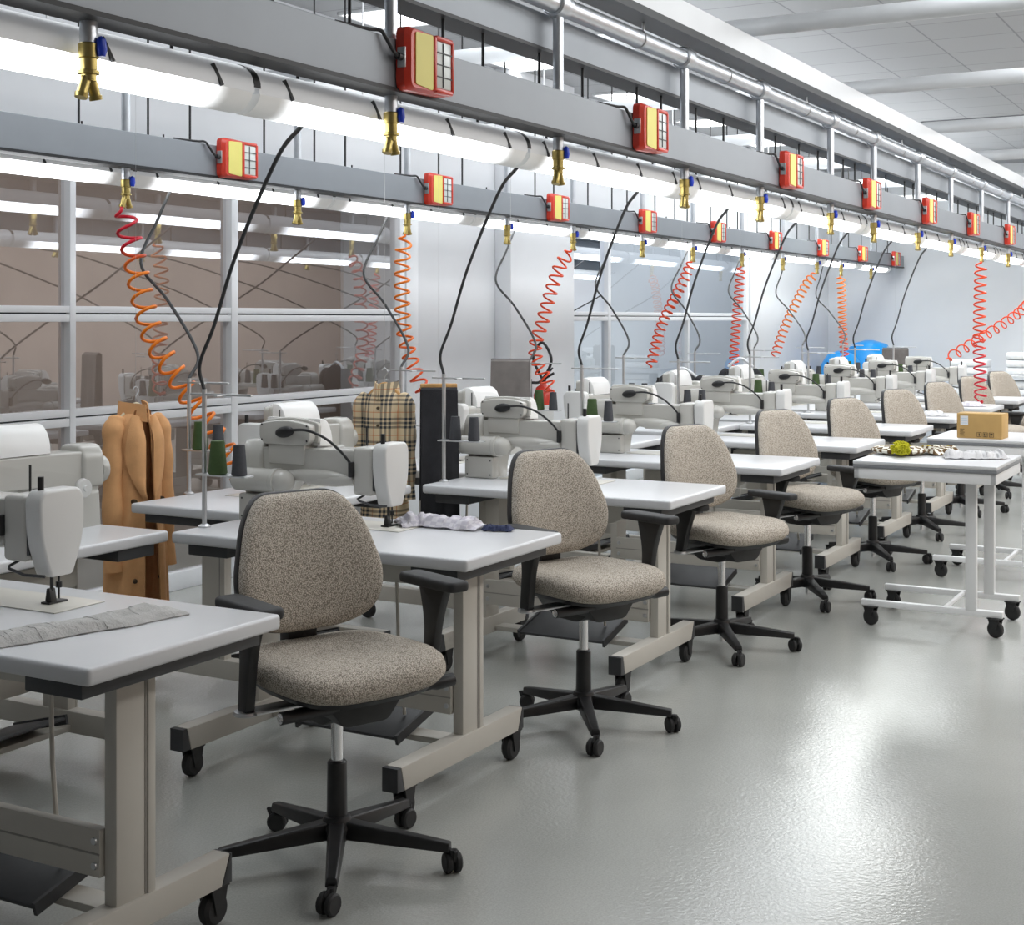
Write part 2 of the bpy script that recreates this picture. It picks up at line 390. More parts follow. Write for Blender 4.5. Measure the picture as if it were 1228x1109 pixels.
def window(name, q, mull, glass, transom_pair=True, rails=True):
    y0, y1, z0, z1 = q
    f = MB()
    x0, x1 = XW - .035, XW + .025
    def mu(y, wd=.03): f.box(x0 - .004, x1 + .004, y - wd, y + wd, z0, z1, .004)
    for j, y in enumerate(mull): mu(y, .03 if (j + len(mull)) % 3 == 2 else .020)
    mu(y0 + .03); mu(y1 - .03)
    f.box(x0, x1, y0, y1, z1 - .05, z1, .004)
    f.box(x0, x1, y0, y1, 1.534, 1.568, .003); f.box(x0, x1, y0, y1, 1.488, 1.526, .003)
    if rails:
        f.box(x0, x1, y0, y1, 1.008, 1.045, .003); f.box(x0, x1, y0, y1, .958, 1.0, .003)
    f.box(x0, x1, y0, y1, .0, .10, .004)
    o = struct(f.build(name, 'frame'))
    g = MB(); g.box(XW - .03, XW + .0, y0 + .02, y1 - .02, 1.52, 1.54)
    if rails: g.box(XW - .03, XW + .0, y0 + .02, y1 - .02, .99, 1.015)
    g.build('frame_gap', 'gap', o, smooth=0)
    cuts = [.09] + ([.98] if rails else []) + [1.53, z1 - .04]
    ys = [y0 + .03] + list(mull) + [y1 - .03]
    for i in range(len(ys) - 1):
        for j in range(len(cuts) - 1):
            p = MB().grid(lambda u, v: (XW - .014, ys[i] + (ys[i + 1] - ys[i]) * u, cuts[j] + (cuts[j + 1] - cuts[j]) * v), 1, 1).build('pane', glass, o, smooth=0)
    return o
window('window_1', W1, [3.88, 5.20, 6.45], 'glass')
window('window_2', W2, [11.6, 13.5], 'glass2', rails=False)

# ceiling troffers
tro = None; k = 0
def troffer(x, y, label, grp):
    global tro
    if tro is None:
        t = thing('ceiling_light')
        fr = MB()
        a = .27
        for q in ((-a, a, -a, -a + .02), (-a, a, a - .02, a), (-a, -a + .02, -a, a), (a - .02, a, -a, a)): fr.box(q[0], q[1], q[2], q[3], -.02, 0, .002)
        fr.build('frame', 'white_steel', t)
        MB().box(-a + .018, a - .018, -a + .018, a - .018, -.012, 0).build('diffuser', 'troffer', t, smooth=0)
        tro = t
    else: t = dup(tro)
    t.location = (x, y, ZC - .0005); tag(t, label, 'ceiling light', grp)
for i, y in enumerate([7.6, 9.45, 11.3, 13.15, 15.0, 16.85]):
    troffer(-5.06, y, f'square gridded ceiling light by the window wall, {nth(i, "of its row to the camera")}', 'ceiling lights along the window wall')
for i, y in enumerate([6.0, 8.4, 10.8, 13.2, 15.6]):  # these rows are out of view, kept for the light they add
    for x, nm in ((-1.0, 'over the aisle'), (1.0, 'beside the brown wall')):
        troffer(x, y, f'unseen gridded ceiling light {nm}, {nth(i, "of its row to the camera")}', 'unseen ceiling lights ' + nm)
# ceiling vent
t = thing('ceiling_vent', (-2.75, 14.5, ZC)); tag(t, 'dark rectangular slatted air vent in the tiled ceiling', 'vent')
f = MB()
for q in ((-.5, .9, -.32, -.29), (-.5, .9, .29, .32), (-.5, -.47, -.32, .32), (.87, .9, -.32, .32)): f.box(*q, -.03, 0, .003)
f.build('frame', 'grey_edge', t)
f = MB()
for j in range(10): f.box(-.47, .87, -.27 + j * .06, -.25 + j * .06, -.025, -.004)
f.build('slat', 'vent', t); MB().box(-.47, .87, -.29, .29, -.004, 0).build('backing', 'black', t, smooth=0)

# ceiling cross pipes and pale beam
for i in range(6):
    y = 6.60 + 2.05 * i
    o = MB().cyl((XW, y, 2.92), (XR, y, 2.92), .045, seg=20).build('ceiling_pipe', 'pipe_pale')
    tag(o, f'grey pipe crossing under the ceiling, {nth(i, "to the camera")}', 'pipe', 'pipes crossing under the ceiling')
t = thing('ceiling_beam', (XA - .02, 0, 0)); tag(t, 'long pale steel beam with dark underside high above the aisle', 'beam')
f = MB().prism([(0, 2.755), (.03, 2.755), (.03, 2.86), (-.03, 2.86)], 'y', 0, YE - .01); f.build('face', 'white_beam', t, smooth=0)
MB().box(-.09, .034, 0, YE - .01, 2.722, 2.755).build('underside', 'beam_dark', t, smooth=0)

# ------------------------------------------------------------------ cable beams, trays, pipes
def cable_beam(X, y0, y1, label, rods, ztop):
    t = thing('cable_beam', (X, 0, 0)); tag(t, label, 'beam', 'grey cable beams over the work rows')
    f = MB(); f.box(-.012, 0, y0, y1, 2.175, 2.318, .002); f.box(-.20, -.012, y0, y1, 2.308, 2.318)
    f.build('channel', 'beam', t, smooth=0)
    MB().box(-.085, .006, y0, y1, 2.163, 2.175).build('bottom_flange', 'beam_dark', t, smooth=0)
    for y in rods: MB().cyl((-.135, y, 2.31), (-.135, y, ztop), .0055, seg=6).build('suspension_rod', 'cable', t)
    return t
rA = [];  y = 1.5; j = 0
while y < 17.5:
    rA.append(y); y += (.36, .52, .26, .41)[j % 4]; j += 1
rB = []; y = 3.6; j = 0
while y < 18.2:
    rB.append(y); y += (.28, .55, .42)[j % 3]; j += 1
cable_beam(XA, .6, YE - .02, 'long grey channel beam with alarm boxes over the front row of tables', rA, 2.49)
cable_beam(XB, 1.6, YE - .02, 'long grey channel beam with alarm boxes over the window-side row of tables', rB, ZC - .001)
t = thing('cable_tray', (XA - .10, 0, 0)); tag(t, 'upper grey cable tray hung parallel above the front row beam', 'cable tray')
MB().box(-.012, 0, .6, YE - .02, 2.49, 2.615, .002).build('side_plate', 'beam', t, smooth=0)
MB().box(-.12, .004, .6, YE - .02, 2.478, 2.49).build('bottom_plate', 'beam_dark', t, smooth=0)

dropsA = [2.304, 3.509, 4.597, 5.813, 6.813, 8.04, 8.992, 10.185, 11.285, 12.508, 13.776, 15.0, 16.2]
dropsB = [3.45, 4.628, 5.851, 6.882, 8.067, 9.026, 10.241, 11.31, 12.53, 13.721, 14.871, 15.789, 17.073]
def air_pipe(X, z, drops, label):
    t = thing('air_pipe', (X, 0, 0)); tag(t, label, 'pipe')
    MB().cyl((0, .4, z), (0, YE - .02, z), .036, seg=20).build('pipe_run', 'pipe', t)
    for y in drops:
        f = MB(); f.lathe([(.040, -.045), (.047, -.04), (.047, -.02), (.052, 0), (.047, .02), (.047, .04), (.040, .045)], (0, y, z), ax='y')
        f.build('joint', 'pipe', t)
    for y in drops[1:]:
        MB().lathe([(.037, -.006), (.040, -.004), (.040, .004), (.037, .006)], (0, y - .5, z), ax='y').build('collar', 'steel', t)
    for y in drops[1::2]: MB().cyl((0, y - .45, z + .03), (0, y - .45, 2.73 if X > -3 else ZC), .005, seg=6).build('suspension_rod', 'steel', t)
    return t
PA = XA - .055; PB = XB - .055; ZP = 2.645
air_pipe(PA, ZP, dropsA, 'long galvanised compressed air pipe with joints above the front row')
air_pipe(PB, ZP, dropsB, 'long galvanised compressed air pipe above the window-side row')

def make_drop():
    t = thing('air_drop')
    MB().cyl((0, 0, ZP - .03), (0, 0, 2.115), .0195, seg=16).build('pipe', 'pipe', t)
    b = MB().lathe([(.020, 2.115), (.023, 2.112), (.023, 2.082), (.0195, 2.08), (.0195, 2.055), (.025, 2.053), (.025, 2.046), (.018, 2.044), (.018, 2.03)][::-1])
    for s in (-1, 1):
        b.tube([(0, 0, 2.044), (0, s * .008, 2.035), (0, s * .020, 2.0)], [.012, .0125, .0125], 12)
        b.tube([(0, s * .0202, 2.0005), (0, s * .0228, 1.991)], [.0155, .0145], 12)
    b.build('brass_fitting', 'brass', t)
    h = MB(); h.tube([(.022, .012, 2.128), (.025, .013, 2.122), (.026, .013, 2.10), (.026, .013, 2.085)], [.006, .011, .013, .009], 10)
    h.build('valve_handle', 'blue', t)
    return t
dp = make_drop()
for i, y in enumerate(dropsA):
    o = dp if i == 0 else dup(dp); o.location = (PA, y, 0)
    tag(o, f'vertical air pipe with forked brass tap over the front row, {nth(i, "in view")}', 'air tap', 'air taps over the front row')
for i, y in enumerate(dropsB[1:]):
    o = dup(dp); o.location = (PB, y, 0)
    tag(o, f'vertical air pipe with forked brass tap over the window-side row, {nth(i, "in view")}', 'air tap', 'air taps over the window-side row')

def make_fixture():
    t = thing('tube_light')
    def arc(r, a0, a1, n=12, c=(0, 0)): return [(c[0] + r * math.cos(a0 + (a1 - a0) * k / n), c[1] + r * math.sin(a0 + (a1 - a0) * k / n)) for k in range(n + 1)]
    h = MB(); h.prism(arc(.0645, R(-12), R(192)) , 'y', -.745, .745)
    h.mi = 1
    for y in (-.62, -.2, .22, .6):
        a = R(12); m = Matrix.Translation((.0635 * math.cos(a), y, .0635 * math.sin(a))) @ Matrix.Rotation(-a, 4, 'Y') @ Matrix.Rotation(R(24), 4, 'X')
        h.box(-.004, .003, -.005, .005, -.03, .03, mat=m)
    h.mi = 1
    h.prism(arc(.066, R(0), R(150)), 'y', .742, .768)
    h.build('housing', ['housing', 'charcoal'], t)
    d = MB(); d.prism(arc(.0635, R(190), R(350), 14), 'y', -.74, .74); d.build('diffuser', 'diffuser', t)
    for y in (-.5, .5): MB().cyl((0, y, .06), (0, y, .20), .0045, seg=6).build('hanger_rod', 'cable', t)
    return t
fx = make_fixture()
for i in range(11):
    o = fx if i == 0 else dup(fx); o.location = (XA - .16, 2.185 + 1.51 * i, 2.109)
    tag(o, f'white tube light under the front row beam, {nth(i, "in its line")}', 'light fixture', 'tube lights under the front row beam')
for i in range(10):
    o = dup(fx); o.location = (XB - .19, 4.0 + 1.51 * i, 2.165)
    tag(o, f'white tube light behind the window-side beam, {nth(i, "in its line")}', 'light fixture', 'tube lights under the window-side beam')

def make_alarm():
    t = thing('alarm_box')     # mounted face at x=0, faces +x, length along y
    L2 = .123; H2 = .095
    out = rpoly([(-L2, -H2), (L2, -H2 * .92), (L2, H2 * .92), (-L2, H2)], [.03, .03, .03, .03])
    inn = [(u * .93, v * .93) for u, v in out]
    b = MB(); b.prism(out, 'x', .0, .028); b.prism(out, 'x', .028, .045, pts1=[(u * .90, v * .90) for u, v in out])
    b.box(.02, .052, .008, .022, -H2 * .86, H2 * .86, .004)
    for s in (-1, 1): b.box(.03, .054, .016, .112, s * H2 * .82 - .008, s * H2 * .82 + .008, .006)
    b.box(.02, .054, .104, .118, -H2 * .82, H2 * .82, .005)
    b.build('casing', 'red', t)
    MB().prism(rpoly([(-.090, -H2 * .78), (.004, -H2 * .86), (.004, H2 * .86), (-.090, H2 * .82)], .008), 'x', .0445, .0485).build('label_plate', 'yellow', t)
    l = MB(); l.box(.04, .050, .022, .104, -H2 * .74, H2 * .74, .004)
    l.mi = 1
    for j in range(3): l.box(.049, .0525, .022, .104, -.036 + j * .036 - .0015, -.036 + j * .036 + .0015)
    for y in (.055,): l.box(.049, .053, y - .002, y + .002, -.066, .066)
    l.build('lens', ['silver_lens', 'charcoal'], t)
    c = MB(); c.box(.006, .034, -.127, -.121, -.03, .03, .002); c.build('connector_plate', 'steel', t)
    MB().tube([(.020, -.126, 0), (.020, -.146, 0)], .011, 12).build('connector', 'black', t)
    MB().tube(bez([(.020, -.145, 0), (.016, -.165, .015), (.010, -.19, .045), (.004, -.21, .064), (-.012, -.25, .063), (-.03, -.38, .062)], 6), .0055, 8).build('lead_cable', 'cable', t)
    return t
al = make_alarm()
ya = [3.57, 5.25, 7.06, 8.63, 10.18, 11.73, 13.37]
for i, y in enumerate(ya):
    o = al if i == 0 else dup(al); o.location = (XA + .004, y, 2.262)
    tag(o, f'red alarm box with yellow plate on the front row beam, {nth(i, "in view")}', 'alarm box', 'alarm boxes on the front row beam')
for i, y in enumerate([5.28, 7.09, 8.63, 10.16, 11.70, 13.25, 14.82, 16.40, 17.96]):
    o = dup(al); o.location = (XB + .004, y, 2.262)
    tag(o, f'red alarm box with yellow plate on the window-side beam, {nth(i, "in view")}', 'alarm box', 'alarm boxes on the window-side beam')

# ------------------------------------------------------------------ casters
def add_caster_mesh(f, x, y, r=.042, ztop=.10, wd=.03):
    f.mi = 0
    f.lathe([(r * .25, -wd / 2 - .004), (r * .8, -wd / 2 - .003), (r, -wd / 2 + .006), (r, wd / 2 - .006), (r * .8, wd / 2 + .003), (r * .25, wd / 2 + .004)], (x, y, r), ax='x', seg=20)
    for s in (-1, 1):
        f.prism(rpoly([(y - .028, ztop), (y + .03, ztop), (y + .014, r - .01), (y - .012, r - .012)], .006, 3), 'x', x + s * (wd / 2 + .006) - .003, x + s * (wd / 2 + .006) + .003)
    f.box(x - wd / 2 - .012, x + wd / 2 + .012, y - .032, y + .034, ztop - .006, ztop, .002)

# ------------------------------------------------------------------ sewing tables
def make_table(L):
    t = thing('sewing_table'); h = L / 2; W = .3175
    out = rpoly([(-h, -W), (h, -W), (h, W), (-h, W)], .012, 3)
    MB().prism(out, 'z', TH - .038, TH, .009, 3).build('tabletop', 'white_lam', t)
    
    for s in (-1, 1):
        x = s * (h - .17)
        MB().box(x - .05 if s > 0 else x - .12, x + .12 if s > 0 else x + .05, -W + .03, W - .02, TH - .078, TH - .0375, .004).build('crossbar', 'charcoal', t)
        lg = MB(); lg.box(x - .019, x + .019, -.085, .035, .155, TH - .07, .004); lg.box(x + s * .016, x + s * .024, .012, .036, .16, TH - .075, .002)
        lg.mi = 1; lg.box(x + s * .0185, x + s * .0205, .005, .012, .165, TH - .08)
        lo = lg.build('leg', ['beige', 'groove'], t)
        fo = MB(); fo.prism([(-.435, .098), (.265, .098), (.295, .172), (-.455, .172)], 'x', x - .028, x + .028, .004); fo.build('foot', 'beige', t)
        c = MB(); c.prism([(-.476, .100), (-.437, .100), (-.457, .1715), (-.476, .1715)], 'x', x - .028, x + .028, .002); c.build('end_cap', 'charcoal', t); c = MB()
        c.prism([(.267, .100), (.302, .100), (.302, .1715), (.297, .1715)], 'x', x - .028, x + .028, .002); c.build('end_cap', 'charcoal', t)
        for y in (-.40, .262):
            k = MB(); add_caster_mesh(k, x, y); k.build('caster', 'black_rub', t)
    f = MB(); f.box(-h + .19, h - .19, -.098, -.070, .235, .345, .003); f.mi = 1
    f.box(-h + .19, h - .19, -.0995, -.0975, .287, .291); f.build('cross_panel', ['beige', 'groove'], t)
    for s in (-1, 1):
        for z in (.262, .318): MB().lathe([(.008, -.004), (.009, 0), (.005, .003)], (s * (h - .205), -.099, z), ax='y', seg=10).build('bolt', 'steel', t)
    f = MB(); f.box(-h + .17, h - .17, -.02, .06, .105, .125, .003); f.build('pedal_rail', 'beige', t)
    f = MB(); m = Matrix.Translation((-.02, .02, .155)) @ Matrix.Rotation(R(14), 4, 'X')
    f.box(-.20, .20, -.12, .13, -.006, .006, .004, mat=m); f.box(-.21, -.20, -.12, .13, -.02, .012, mat=m); f.box(.20, .21, -.12, .13, -.02, .012, mat=m)
    f.build('pedal', 'charcoal', t)
    f = MB(); f.tube([(.1, .03, TH - .06), (.11, .03, .42), (.135, .03, .17)], .006, 8); f.build('pedal_rod', 'beige', t)
    f = MB(); f.prism(rpoly([(-.26, .615), (.20, .625), (.26, .66), (.26, .705), (-.26, .705)], .02), 'y', -.03, .16, .006); f.build('motor_box', 'beige', t)
    return t
def place(o, x, y, rz=0, z=0): o.location = (x, y, z); o.rotation_euler = (0, 0, rz); return o
tA = make_table(1.17); tB = make_table(BL)
LA = {0: 'with grey linen strip on it', 1: 'with pale checked cloth on it'}
for i, y in enumerate(YC):
    o = tA if i == 0 else dup(tA); place(o, TX, y)
    tag(o, f'white-topped sewing table on casters in the front row, {nth(i, "to the camera")}' , 'table', 'front row sewing tables')
for i, y in enumerate(BY):
    o = tB if i == 0 else dup(tB); place(o, BX, y, -PI / 2)
    tag(o, f'white-topped sewing table turned crosswise on the window side, {nth(i, "to the camera")}', 'table', 'window-side sewing tables')

# ------------------------------------------------------------------ sewing machine (needle at origin, arm to -x, operator side +y)
def make_machine(ox=0):
    t = thing('sewing_machine')
    b = MB()
    prof = rpoly([(-.585, 0), (-.585, .20), (-.56, .262), (-.08, .268), (-.02, .275), (-.02, .115), (-.095, .115), (-.10, .158), (-.36, .152), (-.425, .11), (-.44, 0)],
                 [0, .05, .04, .02, .015, .01, .01, .02, .06, .05, 0])
    b.prism(prof, 'y', -.056, .056, .016, 3)
    b.prism(rpoly([(-.074, 0), (.074, 0), (.066, .13), (-.066, .13)], [0, 0, .02, .02]), 'x', -.578, -.446, .008)
    b.box(-.105, -.022, -.066, .066, .112, .279, .014, 3)
    b.prism(rpoly([(-.07, .135), (.07, .135), (.07, .245), (.045, .285), (-.045, .285), (-.07, .245)], .02), 'x', -.60, -.50, .014, 3)
    b.ell((-.27, -.052, .168), .15, .03, .026)
    b.tube([(-.30, -.05, .165), (-.18, -.058, .158), (-.1, -.055, .16)], [.03, .022, .015], 12)
    b.build('body', 'machine', t)
    fp = MB()
    sh = rpoly([(-.058, .295), (.058, .295), (.074, .27), (.074, .17), (.036, .075), (-.036, .075), (-.070, .17), (-.074, .27)], [.02, .02, .02, .06, .012, .012, .06, .02])
    fp.prism(sh, 'x', -.018, .040, .012, 3); fp.build('face_plate', 'machine_w', t)
    MB().box(-.023, -.017, -.060, .060, .13, .272).build('face_joint', 'charcoal', t, smooth=0)
    mo = MB(); mo.lathe([(.0, -.60), (.03, -.598), (.042, -.585), (.043, -.42), (.046, -.417), (.046, -.40), (.041, -.398), (.042, -.375), (.032, -.352), (.015, -.340), (0, -.337)], (0, -.098, .148), ax='x', seg=24)
    mo.box(-.585, -.41, -.075, -.05, .115, .18, .008); mo.build('motor_housing', 'machine', t)
    k = MB(); k.box(-.565, -.418, -.118, -.06, 0.001, .098, .006); k.build('rear_cover', 'machine', t)
    k = MB()
    for x in (-.55, -.43):
        for z in (.018, .082): k.lathe([(.0035, -.001), (.0035, .001)], (x, -.1185, z), ax='y', seg=8)
    k.build('screw', 'black', t)
    p = MB(); q = lambda L: [(u + ox, v) for u, v in L]
    p.prism(rpoly(q([(-.485, .275), (-.305, .275), (-.282, .295), (-.282, .348), (-.36, .362), (-.43, .362), (-.508, .350), (-.508, .295)]), [.012, .012, .012, .014, .05, .05, .014, .012]), 'y', -.074, -.036, .006)
    p.prism(rpoly(q([(-.516, .283), (-.272, .283), (-.270, .355), (-.36, .371), (-.43, .371), (-.518, .358)]), [.012, .012, .016, .05, .05, .016]), 'y', -.038, -.018, .005)
    p.box(-.475 + ox, -.315 + ox, -.066, .02, .205, .285, .006)
    po = p.build('control_panel', 'machine', t)
    s = MB()
    for x in (-.495, -.295):
        for z in (.292, .345): s.lathe([(.0035, -.075), (.0035, -.0735)], (x + ox, 0, z), ax='y', seg=8)
    s.build('screw', 'black', po)
    s = MB()
    pr = [(-.02, .272), (.055, .268)] + [(.055 - .06 * (1 - math.cos(a)), .268 + .10 * math.sin(a)) for a in [R(15 * k) for k in range(1, 7)]] + [(-.02, .368)]
    s.prism(pr, 'x', -.515 + ox, -.275 + ox, .004); s.build('panel_hood', 'hood', po)
    l = MB(); l.ell((-.385, -.084, .322), .042, .013, .020, mat=Matrix.Rotation(R(-8), 4, 'Y'))
    l.tube(bez([(-.36, -.086, .330), (-.28, -.092, .332), (-.20, -.094, .308), (-.135, -.088, .262), (-.105, -.074, .222)], 8), .005, 8)
    l.box(-.112, -.096, -.082, -.058, .175, .228, .003)
    l.build('gooseneck_lamp', 'black', t)
    n = MB(); n.tube([(.004, -.004, .09), (.004, -.004, .035)], .0045, 8); n.tube([(.004, .020, .09), (.004, .020, .012)], .0028, 8)
    n.tube([(.004, .020, .055), (.004, .020, .04)], .008, 8)
    n.prism(rpoly([(-.010, .004), (.014, .004), (.006, .042), (-.004, .042)], .003, 2), 'y', -.014, .006, .002)
    n.box(-.016, .016, -.022, .040, .003, .008, .002); n.build('presser_foot', 'black', t)
    n = MB(); n.tube([(.01, -.045, .292), (.01, -.045, .328)], .008, 10); n.build('thread_pin', 'black', t); n = MB(); n.tube([(-.11, .03, .27), (-.11, .03, .345)], .0032, 8); n.build('thread_pin', 'black', t)
    n = MB(); n.tube([(-.07, -.03, .115), (-.09, -.055, .098), (-.07, -.075, .096), (-.02, -.07, .083), (.03, -.05, .08)], .004, 6); n.build('knee_lever', 'charcoal', t)
    w = MB(); w.lathe([(.0, -.643), (.03, -.642), (.05, -.635), (.054, -.622), (.05, -.606), (.02, -.60)], (0, .01, .19), ax='x', seg=24); w.build('handwheel', 'machine', t)
    d = MB(); d.lathe([(.036, .05), (.036, .066), (.030, .071), (.012, .072), (.010, .078), (0, .078)], (-.505, 0, .135), ax='y', seg=24); d.build('stitch_dial', 'machine_w', t)
    d = MB(); d.lathe([(.018, .05), (.018, .062), (.008, .068), (0, .068)], (-.075, .012, .20), ax='y', seg=16); d.build('tension_dial', 'steel', t)
    d = MB(); d.box(-.40, .10, -.085, .085, .0005, .003, .001); d.build('bed_plate', 'plate', t)
    return t
mc = make_machine(); mcb = make_machine(.15)
for i, y in enumerate(YC):
    o = mc if i == 0 else dup(mc); place(o, TX + .0, y + .13, 0, TH)
    tag(o, f'cream industrial sewing machine seen from behind on front row, {nth(i, "to the camera")}', 'sewing machine', 'front row sewing machines')
for i, y in enumerate(BY):
    o = mcb if i == 0 else dup(mcb); place(o, BX - .06, y - .065, -PI / 2, TH)
    tag(o, f'cream industrial sewing machine with white control hood on window side, {nth(i, "to the camera")}', 'sewing machine', 'window-side sewing machines')

# ------------------------------------------------------------------ thread stands and cones
def make_stand():
    t = thing('thread_stand')
    MB().cyl((0, 0, .002), (0, 0, .48), .0085, seg=12).build('pole', 'steel', t)
    MB().lathe([(.022, 0), (.022, .006), (.012, .012), (.009, .013)], seg=16).build('base', 'steel', t)
    f = MB(); f.box(-.06, .21, -.006, .006, .458, .466, .002); f.box(.085, .10, -.05, .05, .458, .464, .002); f.build('top_bar', 'steel', t)
    f = MB(); f.box(-.02, .20, -.025, .025, .182, .188, .002)
    f.tube([(.06, 0, .186), (.06, 0, .25)], .003, 6); f.tube([(.155, 0, .186), (.155, 0, .25)], .003, 6); f.build('cone_tray', 'steel', t)
    return t
def cone_mesh(r, h, mat):
    return MB().lathe([(r * .9, 0), (r, .004), (r, h * .06), (r * .74, h * .95), (r * .70, h), (r * .25, h)], seg=20).build('thread_cone', mat)
stA = None
coneG = cone_mesh(.033, .115, 'green'); coneD = cone_mesh(.027, .105, 'grey_thread'); usedc = set()
st = make_stand(); first = True
def put_cone(src, x, y, z, label):
    global usedc
    if src.name in usedc: o = dup(src)
    else: o = src; usedc.add(src.name)
    o.location = (x, y, z); tag(o, label, 'thread cone', 'thread cones on the stands')
polesA = []; polesB = []
colsA = [('G', 'D'), ('G', 'D'), ('D', 'D'), ('G', 'D'), ('D', 'D'), ('G', 'D'), ('G', 'D'), ('D', 'D'), ('G', 'D')]
for row in ('front row', 'window side'):
    for i, y in enumerate(YC):
        if row == 'front row': px, py = -3.322, y - .18
        else: px, py = -4.0, (y + .50)
        if i == 0:
            (polesA if row == 'front row' else polesB).append(None); continue      # wholly outside the frame
        o = st if first else dup(st); first = False
        o.location = (px, py, TH)
        tag(o, f'steel thread stand with top bar on the {row}, {nth(i - 1, "in view")}', 'thread stand', f'thread stands of the {row}')
        (polesA if row == 'front row' else polesB).append((px, py, TH + .48))
        for kx, cc in zip((.06, .155), colsA[i]):
            nm = 'green' if cc == 'G' else 'charcoal'
            side = 'beside the pole' if kx < .1 else 'at the tray end'
            put_cone(coneG if cc == 'G' else coneD, px + kx, py, TH + .188, f'{nm} thread cone {side} on the {row} stand {nth(i - 1, "in view")}')

# ------------------------------------------------------------------ black cables from the beams to the stands
ca = [1.9, 3.136, 4.367, 5.412, 6.478, 7.543, 8.564, 9.643, 10.681]
for i, (p, y0) in enumerate(zip(polesA, ca)):
    if p is None: continue
    S = Vector((XA - .16, y0 * 1.025, 2.047)); E_ = Vector(p); d = E_ - S
    q = [S, S + Vector((d.x * .22, d.y * .22, d.z * .09)), S + Vector((d.x * .62, d.y * .62, d.z * .42)), S + Vector((d.x * .88, d.y * .88, d.z * .72)), Vector((E_.x - .012, E_.y - .01, E_.z + .085)), E_ + Vector((0, 0, -.004))]
    o = MB().tube(bez(q, 8), .0065, 8).build('power_cable', 'cable')
    tag(o, f'black cable slanting from the front row light to its thread stand, {nth(i - 1, "in view")}', 'cable', 'black cables of the front row')
cb = [3.5, 4.908, 6.68, 8.166, 9.7, 11.2, 12.5, 13.8, 15.1]
for i, (p, y0) in enumerate(zip(polesB, cb)):
    if p is None: continue
    S = Vector((XB - .19, y0 * 1.03, 2.106)); E_ = Vector(p)
    # right-hand direction seen from the aisle is (+.83,+.56)
    u = Vector((.83, .56, 0)); mid = lambda t: S.lerp(E_, t)
    off = -.16
    q = [S, mid(.18) + u * (off * .45), mid(.42) + u * off, mid(.62) + u * (off * .35), mid(.88) + u * .045, E_ + Vector((0, 0, -.004))]
    o = MB().tube(bez(q, 8), .007, 8).build('power_cable', 'cable')
    tag(o, f'black curving cable from the window-side beam to its thread stand, {nth(i - 1, "in view")}', 'cable', 'black cables of the window side')

# ------------------------------------------------------------------ spiral air hoses
def hose(path, turns, r, wire, mat, label, squash=1):
    P = bez(path, 24); n = len(P); Ls = [0]
    for i in range(1, n): Ls.append(Ls[-1] + (P[i] - P[i - 1]).length)
    tot = Ls[-1]; pts = []; N = turns * 14; j = 0
    for k in range(N + 1):
        s = tot * k / N
        while j < n - 2 and Ls[j + 1] < s: j += 1
        f = (s - Ls[j]) / max(1e-6, Ls[j + 1] - Ls[j]); c = P[j].lerp(P[j + 1], f)
        d = (P[min(j + 1, n - 1)] - P[max(j - 1, 0)]).normalized()
        a = d.cross(Vector((0, 1, 0)) if abs(d.y) < .8 else Vector((1, 0, 0))).normalized(); b = d.cross(a).normalized()
        e = min(1, k / 8, (N - k) / 8); th = 2 * PI * k / 14
        pts.append(c + (a * math.cos(th) + b * math.sin(th)) * r * e)
    o = MB().tube(pts, wire, 7).build('spiral_air_hose', mat, smooth=60)
    return tag(o, label, 'air hose', 'spiral air hoses')
zt = 1.992
def bdrop(i): return Vector((PB, dropsB[i] - .028, zt))
hose([bdrop(1), (-4.48, 4.63, 1.85), (-4.33, 4.60, 1.45), (-4.17, 4.62, 1.22), (-4.02, 4.68, .98), (-3.92, 4.74, .80)], 17, .047, .0075, 'coil_top_red', 'red and orange spiral hose slanting down to the left-hand window-side table')
hose([bdrop(3), (-4.54, 6.88, 1.8), (-4.53, 6.88, 1.45), (-4.48, 6.92, 1.2), (-4.42, 7.0, 1.0)], 15, .043, .007, 'coil_mid', 'orange spiral hose hanging beside the checked shirt')
hose([bdrop(5), (-4.60, 8.98, 1.85), (-4.68, 8.90, 1.5), (-4.72, 8.86, 1.25), (-4.60, 8.9, .98)], 16, .045, .007, 'coil_ro', 'vermilion spiral hose hanging in front of the fire extinguisher')
hose([bdrop(7), (-4.56, 11.2, 1.8), (-4.66, 11.0, 1.45), (-4.72, 10.9, 1.1)], 18, .042, .007, 'coil_ro', 'vermilion spiral hose hanging by the second window, left one')
hose([bdrop(8), (-4.52, 12.5, 1.8), (-4.54, 12.46, 1.4), (-4.56, 12.44, 1.0)], 18, .042, .007, 'coil_ro', 'vermilion spiral hose hanging by the right edge of the second window')
hose([bdrop(10), (-4.6, 14.75, 1.85), (-4.74, 14.55, 1.45), (-4.82, 14.4, 1.1)], 17, .046, .007, 'coil_mid', 'orange spiral hose hanging left of the blue bags')
hose([bdrop(11), (-4.5, 15.8, 1.8), (-4.5, 15.84, 1.4), (-4.48, 15.86, 1.05)], 17, .046, .007, 'coil_mid', 'orange spiral hose hanging in front of the blue bags')
hose([(PA, dropsA[9] - .028, zt), (PA, 12.45, 1.75), (PA, 12.4, 1.3), (PA + .02, 12.36, .9), (PA + .02, 12.3, TH + .03)], 18, .048, .0075, 'coil_low_red', 'vermilion spiral hose hanging behind the cardboard box')
hose([(PA, dropsA[12] - .028, zt), (-2.40, 15.5, 1.74), (-2.46, 14.95, 1.56), (-2.70, 14.4, 1.33), (-2.94, 13.9, 1.12)], 20, .048, .007, 'coil_ro', 'orange spiral hose stretched diagonally across to a far front row machine')

